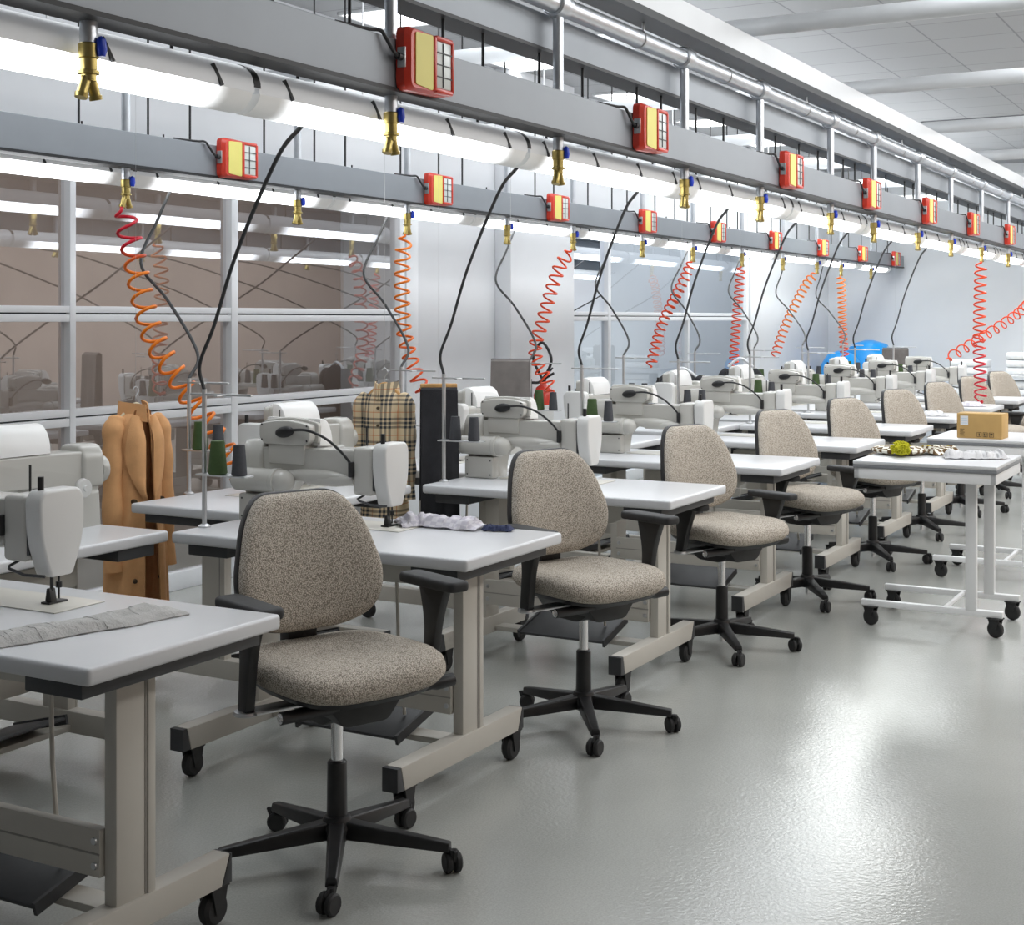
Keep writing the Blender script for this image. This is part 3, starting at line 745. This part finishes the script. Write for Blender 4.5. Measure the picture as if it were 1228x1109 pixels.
# ------------------------------------------------------------------ office chairs
def make_chair(az=0):
    t = thing('office_chair')
    def sup(a, hx, hy, e):
        c, s = math.cos(a), math.sin(a); return (hx * math.copysign(abs(c) ** (2 / e), c), hy * math.copysign(abs(s) ** (2 / e), s))
    # seat
    hx, hy = .23, .258; n = 48
    def seatring(sc, z, zl=0):
        ring = []
        for k in range(n):
            x, y = sup(2 * PI * k / n, hx * sc, hy * sc, 3.8)
            y *= 1 - .10 * max(0, -x / hx)
            zz = z + .010 * (y / hy) ** 2 - .034 * max(0, (x / hx - .25)) ** 2 + .014 * max(0, -x / hx) ** 2
            ring.append((x + .02, y, zz))
        return ring
    z0 = .508
    prof = [(.55, 0), (.86, .0), (.95, .012), (1.0, .028), (1.0, .042), (.98, .058), (.93, .069), (.80, .077), (.55, .078), (.25, .074), (.03, .072)]
    MB().rings([seatring(s, z0 + z) for s, z in prof]).build('seat', 'tweed', t, smooth=60)
    MB().rings([seatring(.86, z0 - .010), seatring(.90, z0 + .004)]).build('seat_pan', 'black', t)
    # back: outline in (y, z)
    ol = rpoly([(-.135, 1.005), (.135, 1.005), (.196, .925), (.242, .765), (.212, .66), (.11, .618), (-.11, .618), (-.212, .66), (-.242, .765), (-.196, .925)],
               [.075, .075, .12, .10, .08, .08, .08, .08, .10, .12], 6)
    zc = .80
    def bx(y, z): return -.165 - .16 * (z - .63) + .75 * y * y + .35 * (z - .76) ** 2 * -1
    def brings(seq):
        return [[(bx(y * s, zc + (z - zc) * s) + dx, y * s, zc + (z - zc) * s) for y, z in ol] for s, dx in seq]
    MB().rings(brings([(.97, .0), (.985, .012), (.985, .024), (.965, .036), (.91, .045), (.75, .050), (.45, .052), (.03, .053)])).build('backrest', 'tweed', t, smooth=60)
    MB().rings(brings([(.03, -.02), (.6, -.02), (.93, -.018), (1.0, -.010), (1.005, .004), (1.0, .012), (.96, .013)])).build('back_shell', 'black', t, smooth=60)
    f = MB(); f.tube([(-.19, 0, .70), (-.215, 0, .62), (-.195, 0, .51), (-.10, 0, .475)], [.03, .034, .034, .03], 12); f.box(-.235, -.18, -.05, .05, .55, .68, .012); f.build('back_bracket', 'black', t)
    # mechanism
    f = MB(); f.prism(rpoly([(-.14, .49), (.17, .49), (.14, .45), (.06, .405), (-.07, .405), (-.13, .45)], .02), 'y', -.085, .085, .012)
    f.prism(rpoly([(-.13, .49), (.13, .49), (.07, .415), (-.07, .415)], .02), 'x', -.13, .15, .01); f.build('tilt_mechanism', 'black', t)
    f = MB(); f.tube([(.135, -.255, .472), (.135, .10, .472)], .017, 12); f.mi = 1; f.lathe([(.0115, -.268), (.0145, -.2665), (.0145, -.2655)], (.135, .01, .472), ax='y', seg=16)
    f.mi = 0; f.tube([(.12, .08, .466), (.11, .24, .474), (.11, .255, .476), (.11, .315, .478), (.11, .32, .478)], [.014, .013, .019, .019, .012], 12)
    f.build('lever', ['black', 'chrome'], t)
    # arm rests
    for s in (-1, 1):
        a = MB()
        a.prism(rpoly([(.005, .475), (.052, .475), (.072, .63 + az), (.115, .737 + az), (-.01, .737 + az), (.018, .63 + az)], [.008, .008, .05, .01, .01, .05]), 'y', s * .296 - .014, s * .296 + .014, .006)
        ao = a.build('armrest', 'black', t)
        p = rpoly([(-.085, s * .296 - .042), (.175, s * .296 - .036), (.175, s * .296 + .036), (-.085, s * .296 + .042)], [.03, .022, .022, .03])
        MB().prism(p, 'z', .735 + az, .765 + az, .010, 3).build('arm_pad', 'black_rub', ao)
        b = MB(); b.box(.0, .06, min(s * .10, s * .31), max(s * .10, s * .31), .467, .477, .003); b.lathe([(.032, .466), (.034, .470), (.032, .477)], (.03, s * .296, 0), seg=20); b.build('arm_bracket', 'steel', ao)
    # column and base
    MB().cyl((0, 0, .27), (0, 0, .40), .0165, seg=20).build('gas_column', 'chrome', t)
    MB().lathe([(.027, .075), (.029, .10), (.027, .28), (.022, .285)], seg=20).build('column_sleeve', 'black', t)
    MB().cyl((0, 0, .03), (0, 0, .08), .013, seg=12).build('column_foot', 'chrome', t)
    bmh = MB().lathe([(.035, .068), (.044, .08), (.046, .105), (.036, .132), (.028, .135)], seg=24); bmh.build('base_hub', 'black', t)
    for k in range(5):
        a = R(72 * k + 37.5); c, s = math.cos(a), math.sin(a); M4 = Matrix.Rotation(a, 4, 'Z')
        l = MB(); P0 = rpoly([(-.027, .073), (.027, .073), (.022, .122), (-.022, .122)], .006, 3); P1 = rpoly([(-.017, .060), (.017, .060), (.013, .085), (-.013, .085)], .005, 3)
        l.prism(P0, 'x', .03, .325, pts1=P1, bev=.004, mat=M4); l.build('base_leg', 'black', t)
        w = MB(); wa = Matrix.Translation((.335 * c, .335 * s, 0)) @ Matrix.Rotation(a + R(35 + 50 * k), 4, 'Z')
        for q in (-1, 1): w.lathe([(.004, -.010), (.024, -.010), (.0285, -.006), (.0285, .005), (.022, .010), (.004, .010)], (0, 0, 0), ax='x', seg=18, mat=wa @ Matrix.Translation((q * .0135, .012, .0285)))
        w.prism(rpoly([(-.022, .066), (.012, .066), (.030, .05), (.022, .035), (-.010, .035)], .006, 3), 'x', -.004, .004, mat=wa)
        w.lathe([(.011, .035), (.011, .066)], seg=10, mat=wa); w.build('caster', 'black_rub', t)
    return t
ch = make_chair(); ch2 = make_chair(-.07)
cy = [3.19, 4.695, 6.13, 7.42, 8.76, 10.07, 11.38, 12.68, 14.0]
for i, y in enumerate(cy):
    o = ch if i == 0 else dup(ch) if i == 1 else ch2 if i == 2 else dup(ch2); place(o, -2.30 if i else -2.32, y, R(-22))
    tag(o, f'beige tweed office chair with black armrests between front row tables, {nth(i, "to the camera")}', 'chair', 'office chairs of the front row')

# ------------------------------------------------------------------ white trolleys
def make_cart():
    t = thing('trolley_table')   # centre of top at origin
    MB().box(-.335, .335, -.33, .33, .802, .82, .004).build('top', 'white_lam', t)
    MB().box(-.335, .335, -.33, .33, .785, .802, .002).build('edge_band', 'grey_edge', t)
    f = MB()
    for q in ((-.33, .33, -.325, -.30), (-.33, .33, .30, .325), (-.33, -.305, -.325, .325), (.305, .33, -.325, .325)): f.box(*q, .735, .785, .002)
    f.build('apron', 'white_steel', t)
    for y in (-.17, .285):
        MB().box(.165, .215, y - .02, y + .02, .12, .735, .003).build('leg', 'white_steel', t)
        MB().box(-.335, .335, y - .018, y + .018, .095, .125, .003).build('foot', 'white_steel', t)
        for x in (-.29, .30):
            f = MB(); wa = Matrix.Translation((x, y, 0)) @ Matrix.Rotation(R(70), 4, 'Z')
            f.lathe([(.01, -.014), (.033, -.013), (.040, -.007), (.040, .007), (.033, .013), (.01, .014)], (0, 0, .04), ax='x', seg=20, mat=wa)
            f.prism(rpoly([(-.03, .094), (.03, .094), (.014, .045), (-.014, .045)], .005, 3), 'x', -.022, -.017, mat=wa); f.prism(rpoly([(-.03, .094), (.03, .094), (.014, .045), (-.014, .045)], .005, 3), 'x', .017, .022, mat=wa)
            f.box(-.03, .03, -.03, .03, .088, .095, .002, mat=wa); f.build('caster', 'black_rub', t)
    f = MB(); f.tube([(.06, -.17, .11), (.06, .285, .11)], .013, 8); f.build('cross_bar', 'white_steel', t)
    return t
ct = make_cart(); place(ct, -1.545, 7.12); tag(ct, 'white trolley table on black casters holding the knitted hat and scarf', 'trolley', 'white trolley tables')
c2 = dup(ct); place(c2, -1.53, 8.62); tag(c2, 'white trolley table on black casters holding the cardboard box', 'trolley', 'white trolley tables')

# cardboard box
t = thing('cardboard_box', (-1.585, 8.45, .8205), R(-2)); tag(t, 'brown cardboard box with printed symbols on the farther trolley', 'box')
MB().box(-.125, .125, -.085, .085, 0, .142, .002).build('carton', 'card', t)
MB().box(-.126, .126, -.025, .025, .1415, .143).build('tape', 'tape', t, smooth=0)
f = MB(); f.box(-.105, -.062, -.0865, -.085, .075, .128); f.mi = 1
for j in range(3): f.box(-.10, -.067, -.0870, -.0864, .084 + j * .013, .089 + j * .013)
f.build('shipping_label', ['frame', 'label'], t, smooth=0)
f = MB()
for j, x in enumerate((.0, .034, .068)):
    for q in ((x - .013, x + .013, .010, .012), (x - .013, x + .013, .034, .036), (x - .013, x - .011, .010, .036), (x + .011, x + .013, .010, .036)): f.box(q[0], q[1], -.0862, -.0852, q[2], q[3])
# arrow-glass, two arrows, umbrella
f.prism([(-.004, .030), (.004, .030), (.0015, .022), (.0015, .016), (.004, .014), (-.004, .014), (-.0015, .016), (-.0015, .022)], 'y', -.0862, -.0852)
for dx in (-.005, .005): f.prism([(.034 + dx - .004, .026), (.034 + dx, .032), (.034 + dx + .004, .026), (.034 + dx + .0015, .026), (.034 + dx + .0015, .016), (.034 + dx - .0015, .016), (.034 + dx - .0015, .026)], 'y', -.0862, -.0852)
f.box(.027, .041, -.0862, -.0852, .013, .015)
f.prism([(.068 + .009 * math.cos(R(a)), .022 + .009 * math.sin(R(a))) for a in range(0, 181, 20)], 'y', -.0862, -.0852); f.box(.067, .069, -.0862, -.0852, .013, .022)
for j in range(5): f.box(-.107, -.107 + (.026, .022, .026, .018, .024)[j], -.0862, -.0852, .014 + j * .009, .017 + j * .009)
f.build('printed_symbols', 'ink', t, smooth=0)

# ------------------------------------------------------------------ cloth on tables
def nz(x, y, z=0, s=1): return noise.noise(Vector((x * s, y * s, z)))
def heap(name, mat, pts, wid, hgt, label, cat, z0, amp=.010, seed=0, thick=.003, parent=None, ripple=0, freq=14):
    P = bez(pts, 12); n = len(P) - 1
    def fn(u, v):
        k = min(n, int(u * n)); p = P[k]; q = P[min(n, k + 1)]; d = (P[min(n, k + 1)] - P[max(0, k - 1)]); d = Vector((d.x, d.y, 0)).normalized(); s = Vector((-d.y, d.x, 0))
        w = wid * (1 + .18 * nz(u * 6, seed, 3)); c = (v - .5)
        pos = Vector((p.x, p.y, 0)) + s * (c * w + .012 * nz(u * 8, v * 3, seed))
        h = hgt * (1 - (abs(c) * 2) ** 4) * (.7 + .4 * nz(u * 5, v * 2, seed + 9)) + amp * (.5 + .5 * nz(u * freq, v * 5, seed + 5)) + ripple * abs(math.sin(u * 17 + seed)) * (1 - (abs(c) * 2) ** 3)
        e = min(1, u * 12, (1 - u) * 12, v * 5, (1 - v) * 5)
        return (pos.x, pos.y, z0 + .002 + max(0, h) * (.35 + .65 * e))
    o = MB().grid(fn, 60, 12, thick).build(name, mat, parent, smooth=80)
    if label: tag(o, label, cat)
    return o
heap('linen_strip', 'linen', [(-2.58, 2.14, 0), (-2.53, 2.25, 0), (-2.48, 2.42, 0), (-2.43, 2.66, 0)], .13, .022, 'folded grey linen strip lying on the nearest table', 'cloth', TH, .010, 1, .004)
heap('checked_cloth', 'lilac', [(-2.745, 4.13, 0), (-2.68, 4.20, 0), (-2.58, 4.20, 0), (-2.45, 4.21, 0)], .12, .016, 'crumpled pale checked cloth on the second front row table', 'cloth', TH, .03, 2, .003, ripple=.012, freq=9)
heap('navy_trim', 'navy', [(-2.44, 4.205, 0), (-2.40, 4.21, 0), (-2.34, 4.23, 0)], .06, .012, 'frayed navy trim at the end of the crumpled checked cloth', 'cloth', TH, .014, 3, .003, freq=60)
for i, (x, y) in enumerate([(-2.42, 10.85), (-2.40, 12.20)]):
    heap('folded_cloth', 'lgrey_cloth' if i == 0 else 'lilac', [(x - .18, y - .1, 0), (x - .06, y - .06, 0), (x + .12, y + .02, 0)], .17, .03, ['small white cloth lying on the seventh front row table', 'small crumpled cloth lying on the eighth front row table'][i], 'cloth', TH, .02, 5 + i)
# knitted hat with pompom, scarf, grey jersey on the trolley
t = thing('knitted_hat', (-1.70, 7.10, .8205)); tag(t, 'brown and white knitted hat with lime pompom on the nearer trolley', 'hat')
f = MB(); f.ell((-.06, .10, .022), .14, .12, .026, seg=24); f.build('hat_body', 'knit', t)
f = MB()
for k in range(260):
    a = random.random() * 2 * PI; b = math.acos(2 * random.random() - 1); d = Vector((math.sin(b) * math.cos(a), math.sin(b) * math.sin(a), math.cos(b)))
    if d.z < -.6: continue
    c = Vector((-.015, -.045, .040)); rr = .046 + .008 * random.random()
    f.tube([c + d * .012, c + Vector((d.x * rr, d.y * rr, d.z * rr * .8))], [.007, .003], 4)
f.ell((-.015, -.045, .040), .037, .037, .034); f.build('pompom', 'pom', t)
heap('knitted_scarf', 'knit', [(-1.64, 7.23, 0), (-1.61, 7.27, 0), (-1.58, 7.34, 0), (-1.55, 7.42, 0)], .15, .034, 'folded brown and white chequered scarf beside the hat on nearer trolley', 'scarf', .82, .02, 8)
heap('mustard_cloth', 'mustard', [(-1.70, 7.36, 0), (-1.62, 7.40, 0), (-1.52, 7.43, 0)], .05, .026, 'mustard yarn trim behind the chequered scarf on the nearer trolley', 'cloth', .8205, .02, 12)
heap('grey_jersey', 'lgrey_cloth', [(-1.52, 7.12, 0), (-1.42, 7.15, 0), (-1.32, 7.20, 0), (-1.25, 7.24, 0)], .13, .03, 'rumpled pale grey jersey on the nearer trolley', 'cloth', .82, .022, 10)

# ------------------------------------------------------------------ hanging garments
def hanger(loc, rz, mat, label, top, span=.40, bar=True):
    t = thing('coat_hanger', loc, rz); tag(t, label, 'hanger')
    f = MB(); f.tube(bez([(-span / 2, 0, -.105), (-span / 4, 0, -.06), (0, 0, -.035), (span / 4, 0, -.06), (span / 2, 0, -.105)], 6), .011, 8)
    if bar: f.tube([(-span / 2 + .01, 0, -.105), (span / 2 - .01, 0, -.105)], .007, 8)
    f.build('yoke', mat, t)
    h = MB(); h.tube(bez([(0, 0, -.035), (0, 0, .0), (.014, 0, .022), (0, 0, .04), (-.012, 0, .03)], 6), .0025, 6); h.tube([(0, 0, .04), (0, 0, top - loc[2])], .0006, 4); h.build('hook', 'steel', t)
    return t
def coat(loc, rz, sw, length, mat, label, cat, flare=1.15, lining=None, collar=True, buttons=True, opened=True, sleeve=.60, sr=1.0):
    t = thing({'shirt': 'checked_shirt', 'coat': 'overcoat'}.get(cat, 'jacket'), loc, rz); tag(t, label, cat)
    n = 44
    # z profile: shoulder top at -.06
    prof = [(-.050, .20, .045), (-.075, .55, .065), (-.11, .82, .08), (-.16, .92, .09), (-.26, .92, .095), (-.42, .92, .095), (-.62, .98 * (1 + (flare - 1) * .5), .105), (-length, flare, .115)]
    def ring(z, hw, hd):
        out = []
        gap = R(20) if opened else 0
        for k in range(n):
            a = -PI / 2 + gap / 2 + (2 * PI - gap) * k / (n - 1)
            x, y = hw * sw / 2 * math.cos(a), hd * math.sin(a)
            ff = min(1, max(0, (-z - .2) / .4)); w = 1 + .07 * ff * math.sin(7 * a + 1.3 + 3 * z) + .05 * ff * math.sin(11 * a + 2)
            y2 = y * w
            if opened and k < 4: y2 -= .012 * (4 - k) / 4 * ff; x += .015 * ff
            out.append((x * (1 + .02 * math.sin(5 * z)), y2, z + .006 * math.sin(3 * a) * ff))
        return out
    b = MB(); zs = []
    R_ = []
    for i in range(len(prof) - 1):
        for k in range(4):
            f = k / 4; p, q = prof[i], prof[i + 1]; R_.append(ring(*[p[j] + (q[j] - p[j]) * f for j in range(3)]))
    R_.append(ring(*prof[-1])); b.rings(R_, closed=not opened, capa=False, capb=False)
    thicken(b.bm, .006)
    b.build('body', mat, t, smooth=70)
    for s in (-1, 1):
        e = sw / 2
        pts = bez([(s * e * .66, 0, -.085), (s * e * .93, -.01, -.15), (s * e * 1.02, -.02, -.36), (s * e * 1.06, -.035, -.10 - sleeve)], 8); m = len(pts) - 1
        rr = [sr * (.036 + .022 * min(1, k / 5)) * (1 - .22 * k / m) + .0035 * math.sin(k * 1.1) for k in range(m + 1)]
        MB().tube(pts, rr, 16).build('sleeve', mat, t, smooth=70)
    if collar:
        c = MB(); g = sw / .36
        for s in (-1, 1):
            if opened:   # broad lapel folded back over the chest
                def lap(u, v, s=s):
                    wv = (.016 + .115 * v * math.sin(PI * min(1, .12 + u * .88)) ** .8) * g
                    x = s * (wv + .012 * g); zz = -.082 - .31 * u + .012 * v * (1 - u) - .03 * v * u
                    yb = -.092 * math.sqrt(max(.05, 1 - (x / (sw / 2 * .98)) ** 2)) * min(1, .55 + u * 1.6)
                    return (x, yb - .014 - .012 * math.sin(PI * v), zz)
                c.grid(lap, 16, 6, .005)
            c.grid(lambda u, v, s=s: (s * (.010 + .075 * math.sin(PI / 2 * u) * (1 + .25 * v)) * g, -.082 + .125 * u - .012 * v, -.030 - .055 * v * (1 + .3 * (1 - u)) + .012 * u), 10, 4, .005)
        c.build('collar', mat, t, smooth=70)
    if lining:
        MB().prism(rpoly([(-.04, -.05), (.04, -.05), (.03, -.36), (0, -.52), (-.03, -.36)], .02), 'y', -.052, -.048).build('lining', lining, t)
    if buttons:
        for k in range(4 if opened else 6):
            bs = .010 if opened else .0065; z = -.42 - .16 * k if opened else -.14 - .08 * k
            for x in ((-.06, .075) if opened else (0,)):
                y0 = -(.098 if opened else .089) * math.sqrt(max(0, 1 - (x / (sw / 2 * .95)) ** 2)) - .012
                MB().lathe([(bs, y0 + .02), (bs, y0 + .003), (bs * .9, y0), (0, y0 - .001)], (x, 0, z), ax='y', seg=10).build('button', 'ink', t)
    return t
rz = R(76)
hanger((-4.17, 4.34, 1.185), rz, 'cream', 'cream coat hanger holding the camel overcoat', 3.45, .16)
coat((-4.17, 4.34, 1.185), rz, .235, 1.08, 'coat', 'long camel overcoat with dark buttons hanging between the window-side tables', 'coat', 1.25, 'coat_in', sleeve=.60, sr=.82)
hanger((-3.70, 5.46, 1.235), R(15), 'wood', 'wooden coat hanger holding the checked shirt', 3.45, .18)
coat((-3.70, 5.46, 1.235), R(15), .23, .66, 'plaid', 'beige black and white checked shirt hanging on a wooden hanger', 'shirt', 1.0, None, opened=False, sleeve=.46, sr=.80)
# trousers over a wooden bar
t = thing('trouser_hanger', (-3.43, 5.50, 1.195), R(40)); tag(t, 'wooden bar hanger holding the black trousers', 'hanger')
MB().box(-.085, .085, -.010, .010, -.013, .013, .005).build('bar', 'wood', t); MB().tube([(0, 0, .01), (0, 0, 3.45 - 1.195)], .0007, 4).build('hook', 'steel', t)
def drape(name, loc, rz, wd, ln, mat, label, cat, th=.03):
    f = MB()
    def fn(u, v):
        x = (v - .5) * wd * (1 + .08 * u); side = 1
        return (x, -th / 2 - .008 * math.sin(v * 14 + 2) * u - .01 * u, -u * ln)
    def fb(u, v):
        x = (v - .5) * wd * (1 + .05 * u); return (x, th / 2 + .006 * math.sin(v * 11) * u, -u * ln * .82)
    f.grid(fn, 12, 20, .006); f.grid(fb, 12, 20, .006)
    f.grid(lambda u, v: ((v - .5) * wd, th / 2 * math.cos(PI * u), .012 * math.sin(PI * u)), 6, 20, .006)
    o = f.build(name, mat, smooth=70); o.location = loc; o.rotation_euler = (0, 0, rz); return tag(o, label, cat)
drape('trousers', (-3.43, 5.50, 1.18), R(40), .165, .62, 'dark_cloth', 'folded black trousers hanging from a wooden bar beside the checked shirt', 'trousers', .05)
def cloth_bar(loc, rz, wd, label):
    t = thing('bar_hanger', loc, rz); tag(t, label, 'hanger'); MB().cyl((-wd / 2, 0, 0), (wd / 2, 0, 0), .008, seg=8).build('bar', 'black', t); MB().tube([(0, 0, .0), (0, 0, 3.45 - loc[2])], .0007, 4).build('hook', 'steel', t)
cloth_bar((-3.86, 6.95, 1.272), R(20), .22, 'dark bar hanger holding the taupe cloth')
drape('hanging_cloth', (-3.86, 6.95, 1.264), R(20), .215, .42, 'grey_cloth', 'taupe folded cloth hanging on a dark bar left of the fire extinguisher', 'cloth', .04)
cloth_bar((-3.75, 15.2, 1.19), R(10), .26, 'dark bar hanger holding the brown cloth')
drape('hanging_cloth', (-3.75, 15.2, 1.18), R(10), .27, .5, 'brown_cloth', 'brown-grey folded cloth hanging near the blue bags', 'cloth', .05)
hanger((-3.92, 9.63, 1.18), R(18), 'frame', 'white coat hanger holding the black jacket', 3.45, .22)
coat((-3.92, 9.63, 1.16), R(18), .30, .6, 'dark_cloth', 'black jacket hanging on a white hanger by the second window', 'jacket', 1.0, None, opened=False, collar=False, buttons=False, sleeve=.5)
hanger((-3.95, 10.95, 1.22), R(18), 'frame', 'white coat hanger holding the second black jacket', 3.45, .20)
coat((-3.95, 10.95, 1.17), R(18), .27, .75, 'dark_cloth', 'black jacket hanging on a white hanger right of the second window', 'jacket', 1.0, None, opened=False, collar=False, buttons=False, sleeve=.5)

# ------------------------------------------------------------------ fire extinguisher
t = thing('fire_extinguisher', (-5.18, 9.86, .58)); tag(t, 'red fire extinguisher with black hose on the white wall pillar', 'fire extinguisher')
MB().lathe([(.05, 0), (.075, .01), (.078, .03), (.078, .33), (.06, .385), (.03, .41), (.025, .42)], seg=24).build('cylinder', 'ext', t)
MB().lathe([(.0785, .12), (.0787, .121), (.0787, .25), (.0785, .251)], seg=24).build('label_band', 'machine_w', t)
f = MB(); f.cyl((0, 0, .42), (0, 0, .46), .02); f.tube([(0, 0, .45), (.09, 0, .50)], .01, 8); f.tube([(0, 0, .465), (.08, .0, .54)], .008, 8); f.build('valve', 'black', t)
MB().tube(bez([(0, -.02, .45), (-.06, -.06, .62), (.03, -.08, .74), (.11, -.08, .60), (.02, -.085, .44), (-.11, -.05, .40), (-.12, -.03, .15)], 8), .011, 8).build('hose', 'black', t)
MB().box(-.135, -.06, -.06, .06, .1, .14, .004).box(-.14, -.128, -.05, .05, .0, .45, .003).build('wall_bracket', 'charcoal', t)

# ------------------------------------------------------------------ far end: blue bags, linen shelf
def bag(loc, r, h, seed, label):
    def prof(z): return [(r * .8, 0), (r, .06), (r * 1.04, h * .35), (r * 1.0, h * .65), (r * .9, h * .85), (r * .6, h * .96), (r * .15, h)]
    n = 32; Rg = []
    for rr, z in prof(0):
        Rg.append([((rr * (1 + .05 * nz(math.cos(a) * 2, math.sin(a) * 2, z * 3 + seed))) * math.cos(a), (rr * (1 + .05 * nz(math.cos(a) * 2, math.sin(a) * 2, z * 3 + seed))) * math.sin(a), z) for a in [2 * PI * k / n for k in range(n)]])
    o = MB().rings(Rg).build('plastic_bag', 'bluebag', smooth=80); o.location = loc; tag(o, label, 'bag', 'blue bags in the far corner'); return o
bag((-4.85, 17.0, .0), .27, 1.12, 1, 'bulging bright blue bag in the far corner, left one')
bag((-4.72, 17.8, .0), .36, 1.24, 5, 'taller bright blue bag in the far corner, right one')
t = thing('linen_shelf', (-2.75, 17.2, 0)); tag(t, 'white low shelf unit at the end wall stacked with towels', 'shelf')
for z in (.30, .62, .86): MB().box(-1.0, 1.15, -.3, .3, z - .02, z, .003).build('shelf_board', 'white_lam', t)
for x in (-.98, .1, 1.13): MB().box(x - .02, x + .02, -.28, .28, 0, .84, .003).build('side_panel', 'white_steel', t)
tw = MB(); tw.prism(rpoly([(-.16, 0), (.16, 0), (.16, .085), (-.16, .085)], [.04, .02, .02, .04]), 'x', -.21, .21, .02, 3)
tw.mi = 1; tw.box(-.12, .12, -.1605, -.158, .02, .03); tws = tw.build('folded_towel', ['towel', 'machine_w']); uses = 0
for s, (sx, word) in enumerate([(-3.35, 'left'), (-2.72, 'middle'), (-2.1, 'right')]):
    lv = [(.86, 'lowest'), (.948, 'second'), (1.036, 'third'), (1.124, 'top')]
    for j in range((2, 3, 4)[s]):
        o = tws if uses == 0 else dup(tws); uses += 1; o.location = (sx, 17.15, lv[j][0]); tag(o, f'folded white towel on top of the linen shelf, {lv[j][1]} of the {word} stack', 'towel', 'folded towels at the end wall')
    for j, z in enumerate((.62, .708)):
        o = dup(tws); o.location = (sx, 17.12, z); tag(o, f'folded white towel on the middle shelf, {("lower", "upper")[j]} one of the {word} pair', 'towel', 'folded towels at the end wall')

# ------------------------------------------------------------------ camera, lights, world
cam = bpy.data.cameras.new('camera'); co = bpy.data.objects.new('camera', cam); COL.objects.link(co); SC.camera = co
F_, VX, HY = 1700., 1556., 383.
yaw = math.atan((VX - 614) / F_)
co.location = (0, 0, 1.5); co.rotation_euler = (PI / 2, 0, yaw)
cam.sensor_fit = 'HORIZONTAL'; cam.sensor_width = 36; cam.lens = F_ / 1228 * 36
cam.shift_y = (HY - 554.5) / 1228; cam.clip_start = .05; cam.clip_end = 100

def area(loc, sx, sy, pw, rot=(0, 0, 0), col=(1, 1, 1)):
    l = bpy.data.lights.new('fill_lamp', 'AREA'); l.shape = 'RECTANGLE'; l.size = sx; l.size_y = sy; l.energy = pw; l.color = col
    o = bpy.data.objects.new('fill_lamp', l); COL.objects.link(o); o.location = loc; o.rotation_euler = rot; return o
area((-.6, 11.5, ZC - .03), 1.4, 13, 190, col=(.95, .98, 1))  # added fill at the ceiling above the aisle
area((-3.6, 8, ZC - .03), .8, 11, 90, col=(.93, .97, 1))  # added fill at the ceiling above the table rows
area((-3.95, 14.8, ZC - .03), 1.1, 3.2, 95, col=(.96, 1, .97))  # added so its reflection makes the bright patch on the aisle floor
area((-.4, 9, 2.6), 1.0, 17, 26, (PI, 0, 0), (.95, .98, 1))  # added uplight to brighten the ceiling, no such fixture
area((-3.5, 8.5, 2.42), .5, 17, 95, (PI, 0, 0), (.93, .97, 1))  # added uplight between the rows for the ceiling and upper window wall
area((1.5, 10, 3.3), .5, 15, 130, (0, R(35), 0), (1, .98, .95))  # added fill meant to brighten the brown wall
area((-6.2, 4.6, 3.3), .5, 8.5, 30, col=(1, .96, .92))  # added to brighten the brown corridor behind the first window
area((-6.15, 14.3, 3.3), .7, 7.5, 52, col=(.93, .97, 1))  # added to brighten the side room behind the second window
wd = bpy.data.worlds.new('world'); SC.world = wd; wd.use_nodes = True
wd.node_tree.nodes['Background'].inputs['Color'].default_value = (.8, .85, .9, 1); wd.node_tree.nodes['Background'].inputs['Strength'].default_value = .5
SC.view_settings.view_transform = 'Standard'; SC.view_settings.look = 'None'
SC.view_settings.exposure = .22
try:
    SC.cycles.use_denoising = True; SC.cycles.denoiser = 'OPENIMAGEDENOISE'
    SC.cycles.max_bounces = 8; SC.cycles.diffuse_bounces = 4; SC.cycles.glossy_bounces = 4; SC.cycles.transparent_max_bounces = 8
    SC.cycles.sample_clamp_indirect = 4
except Exception: pass
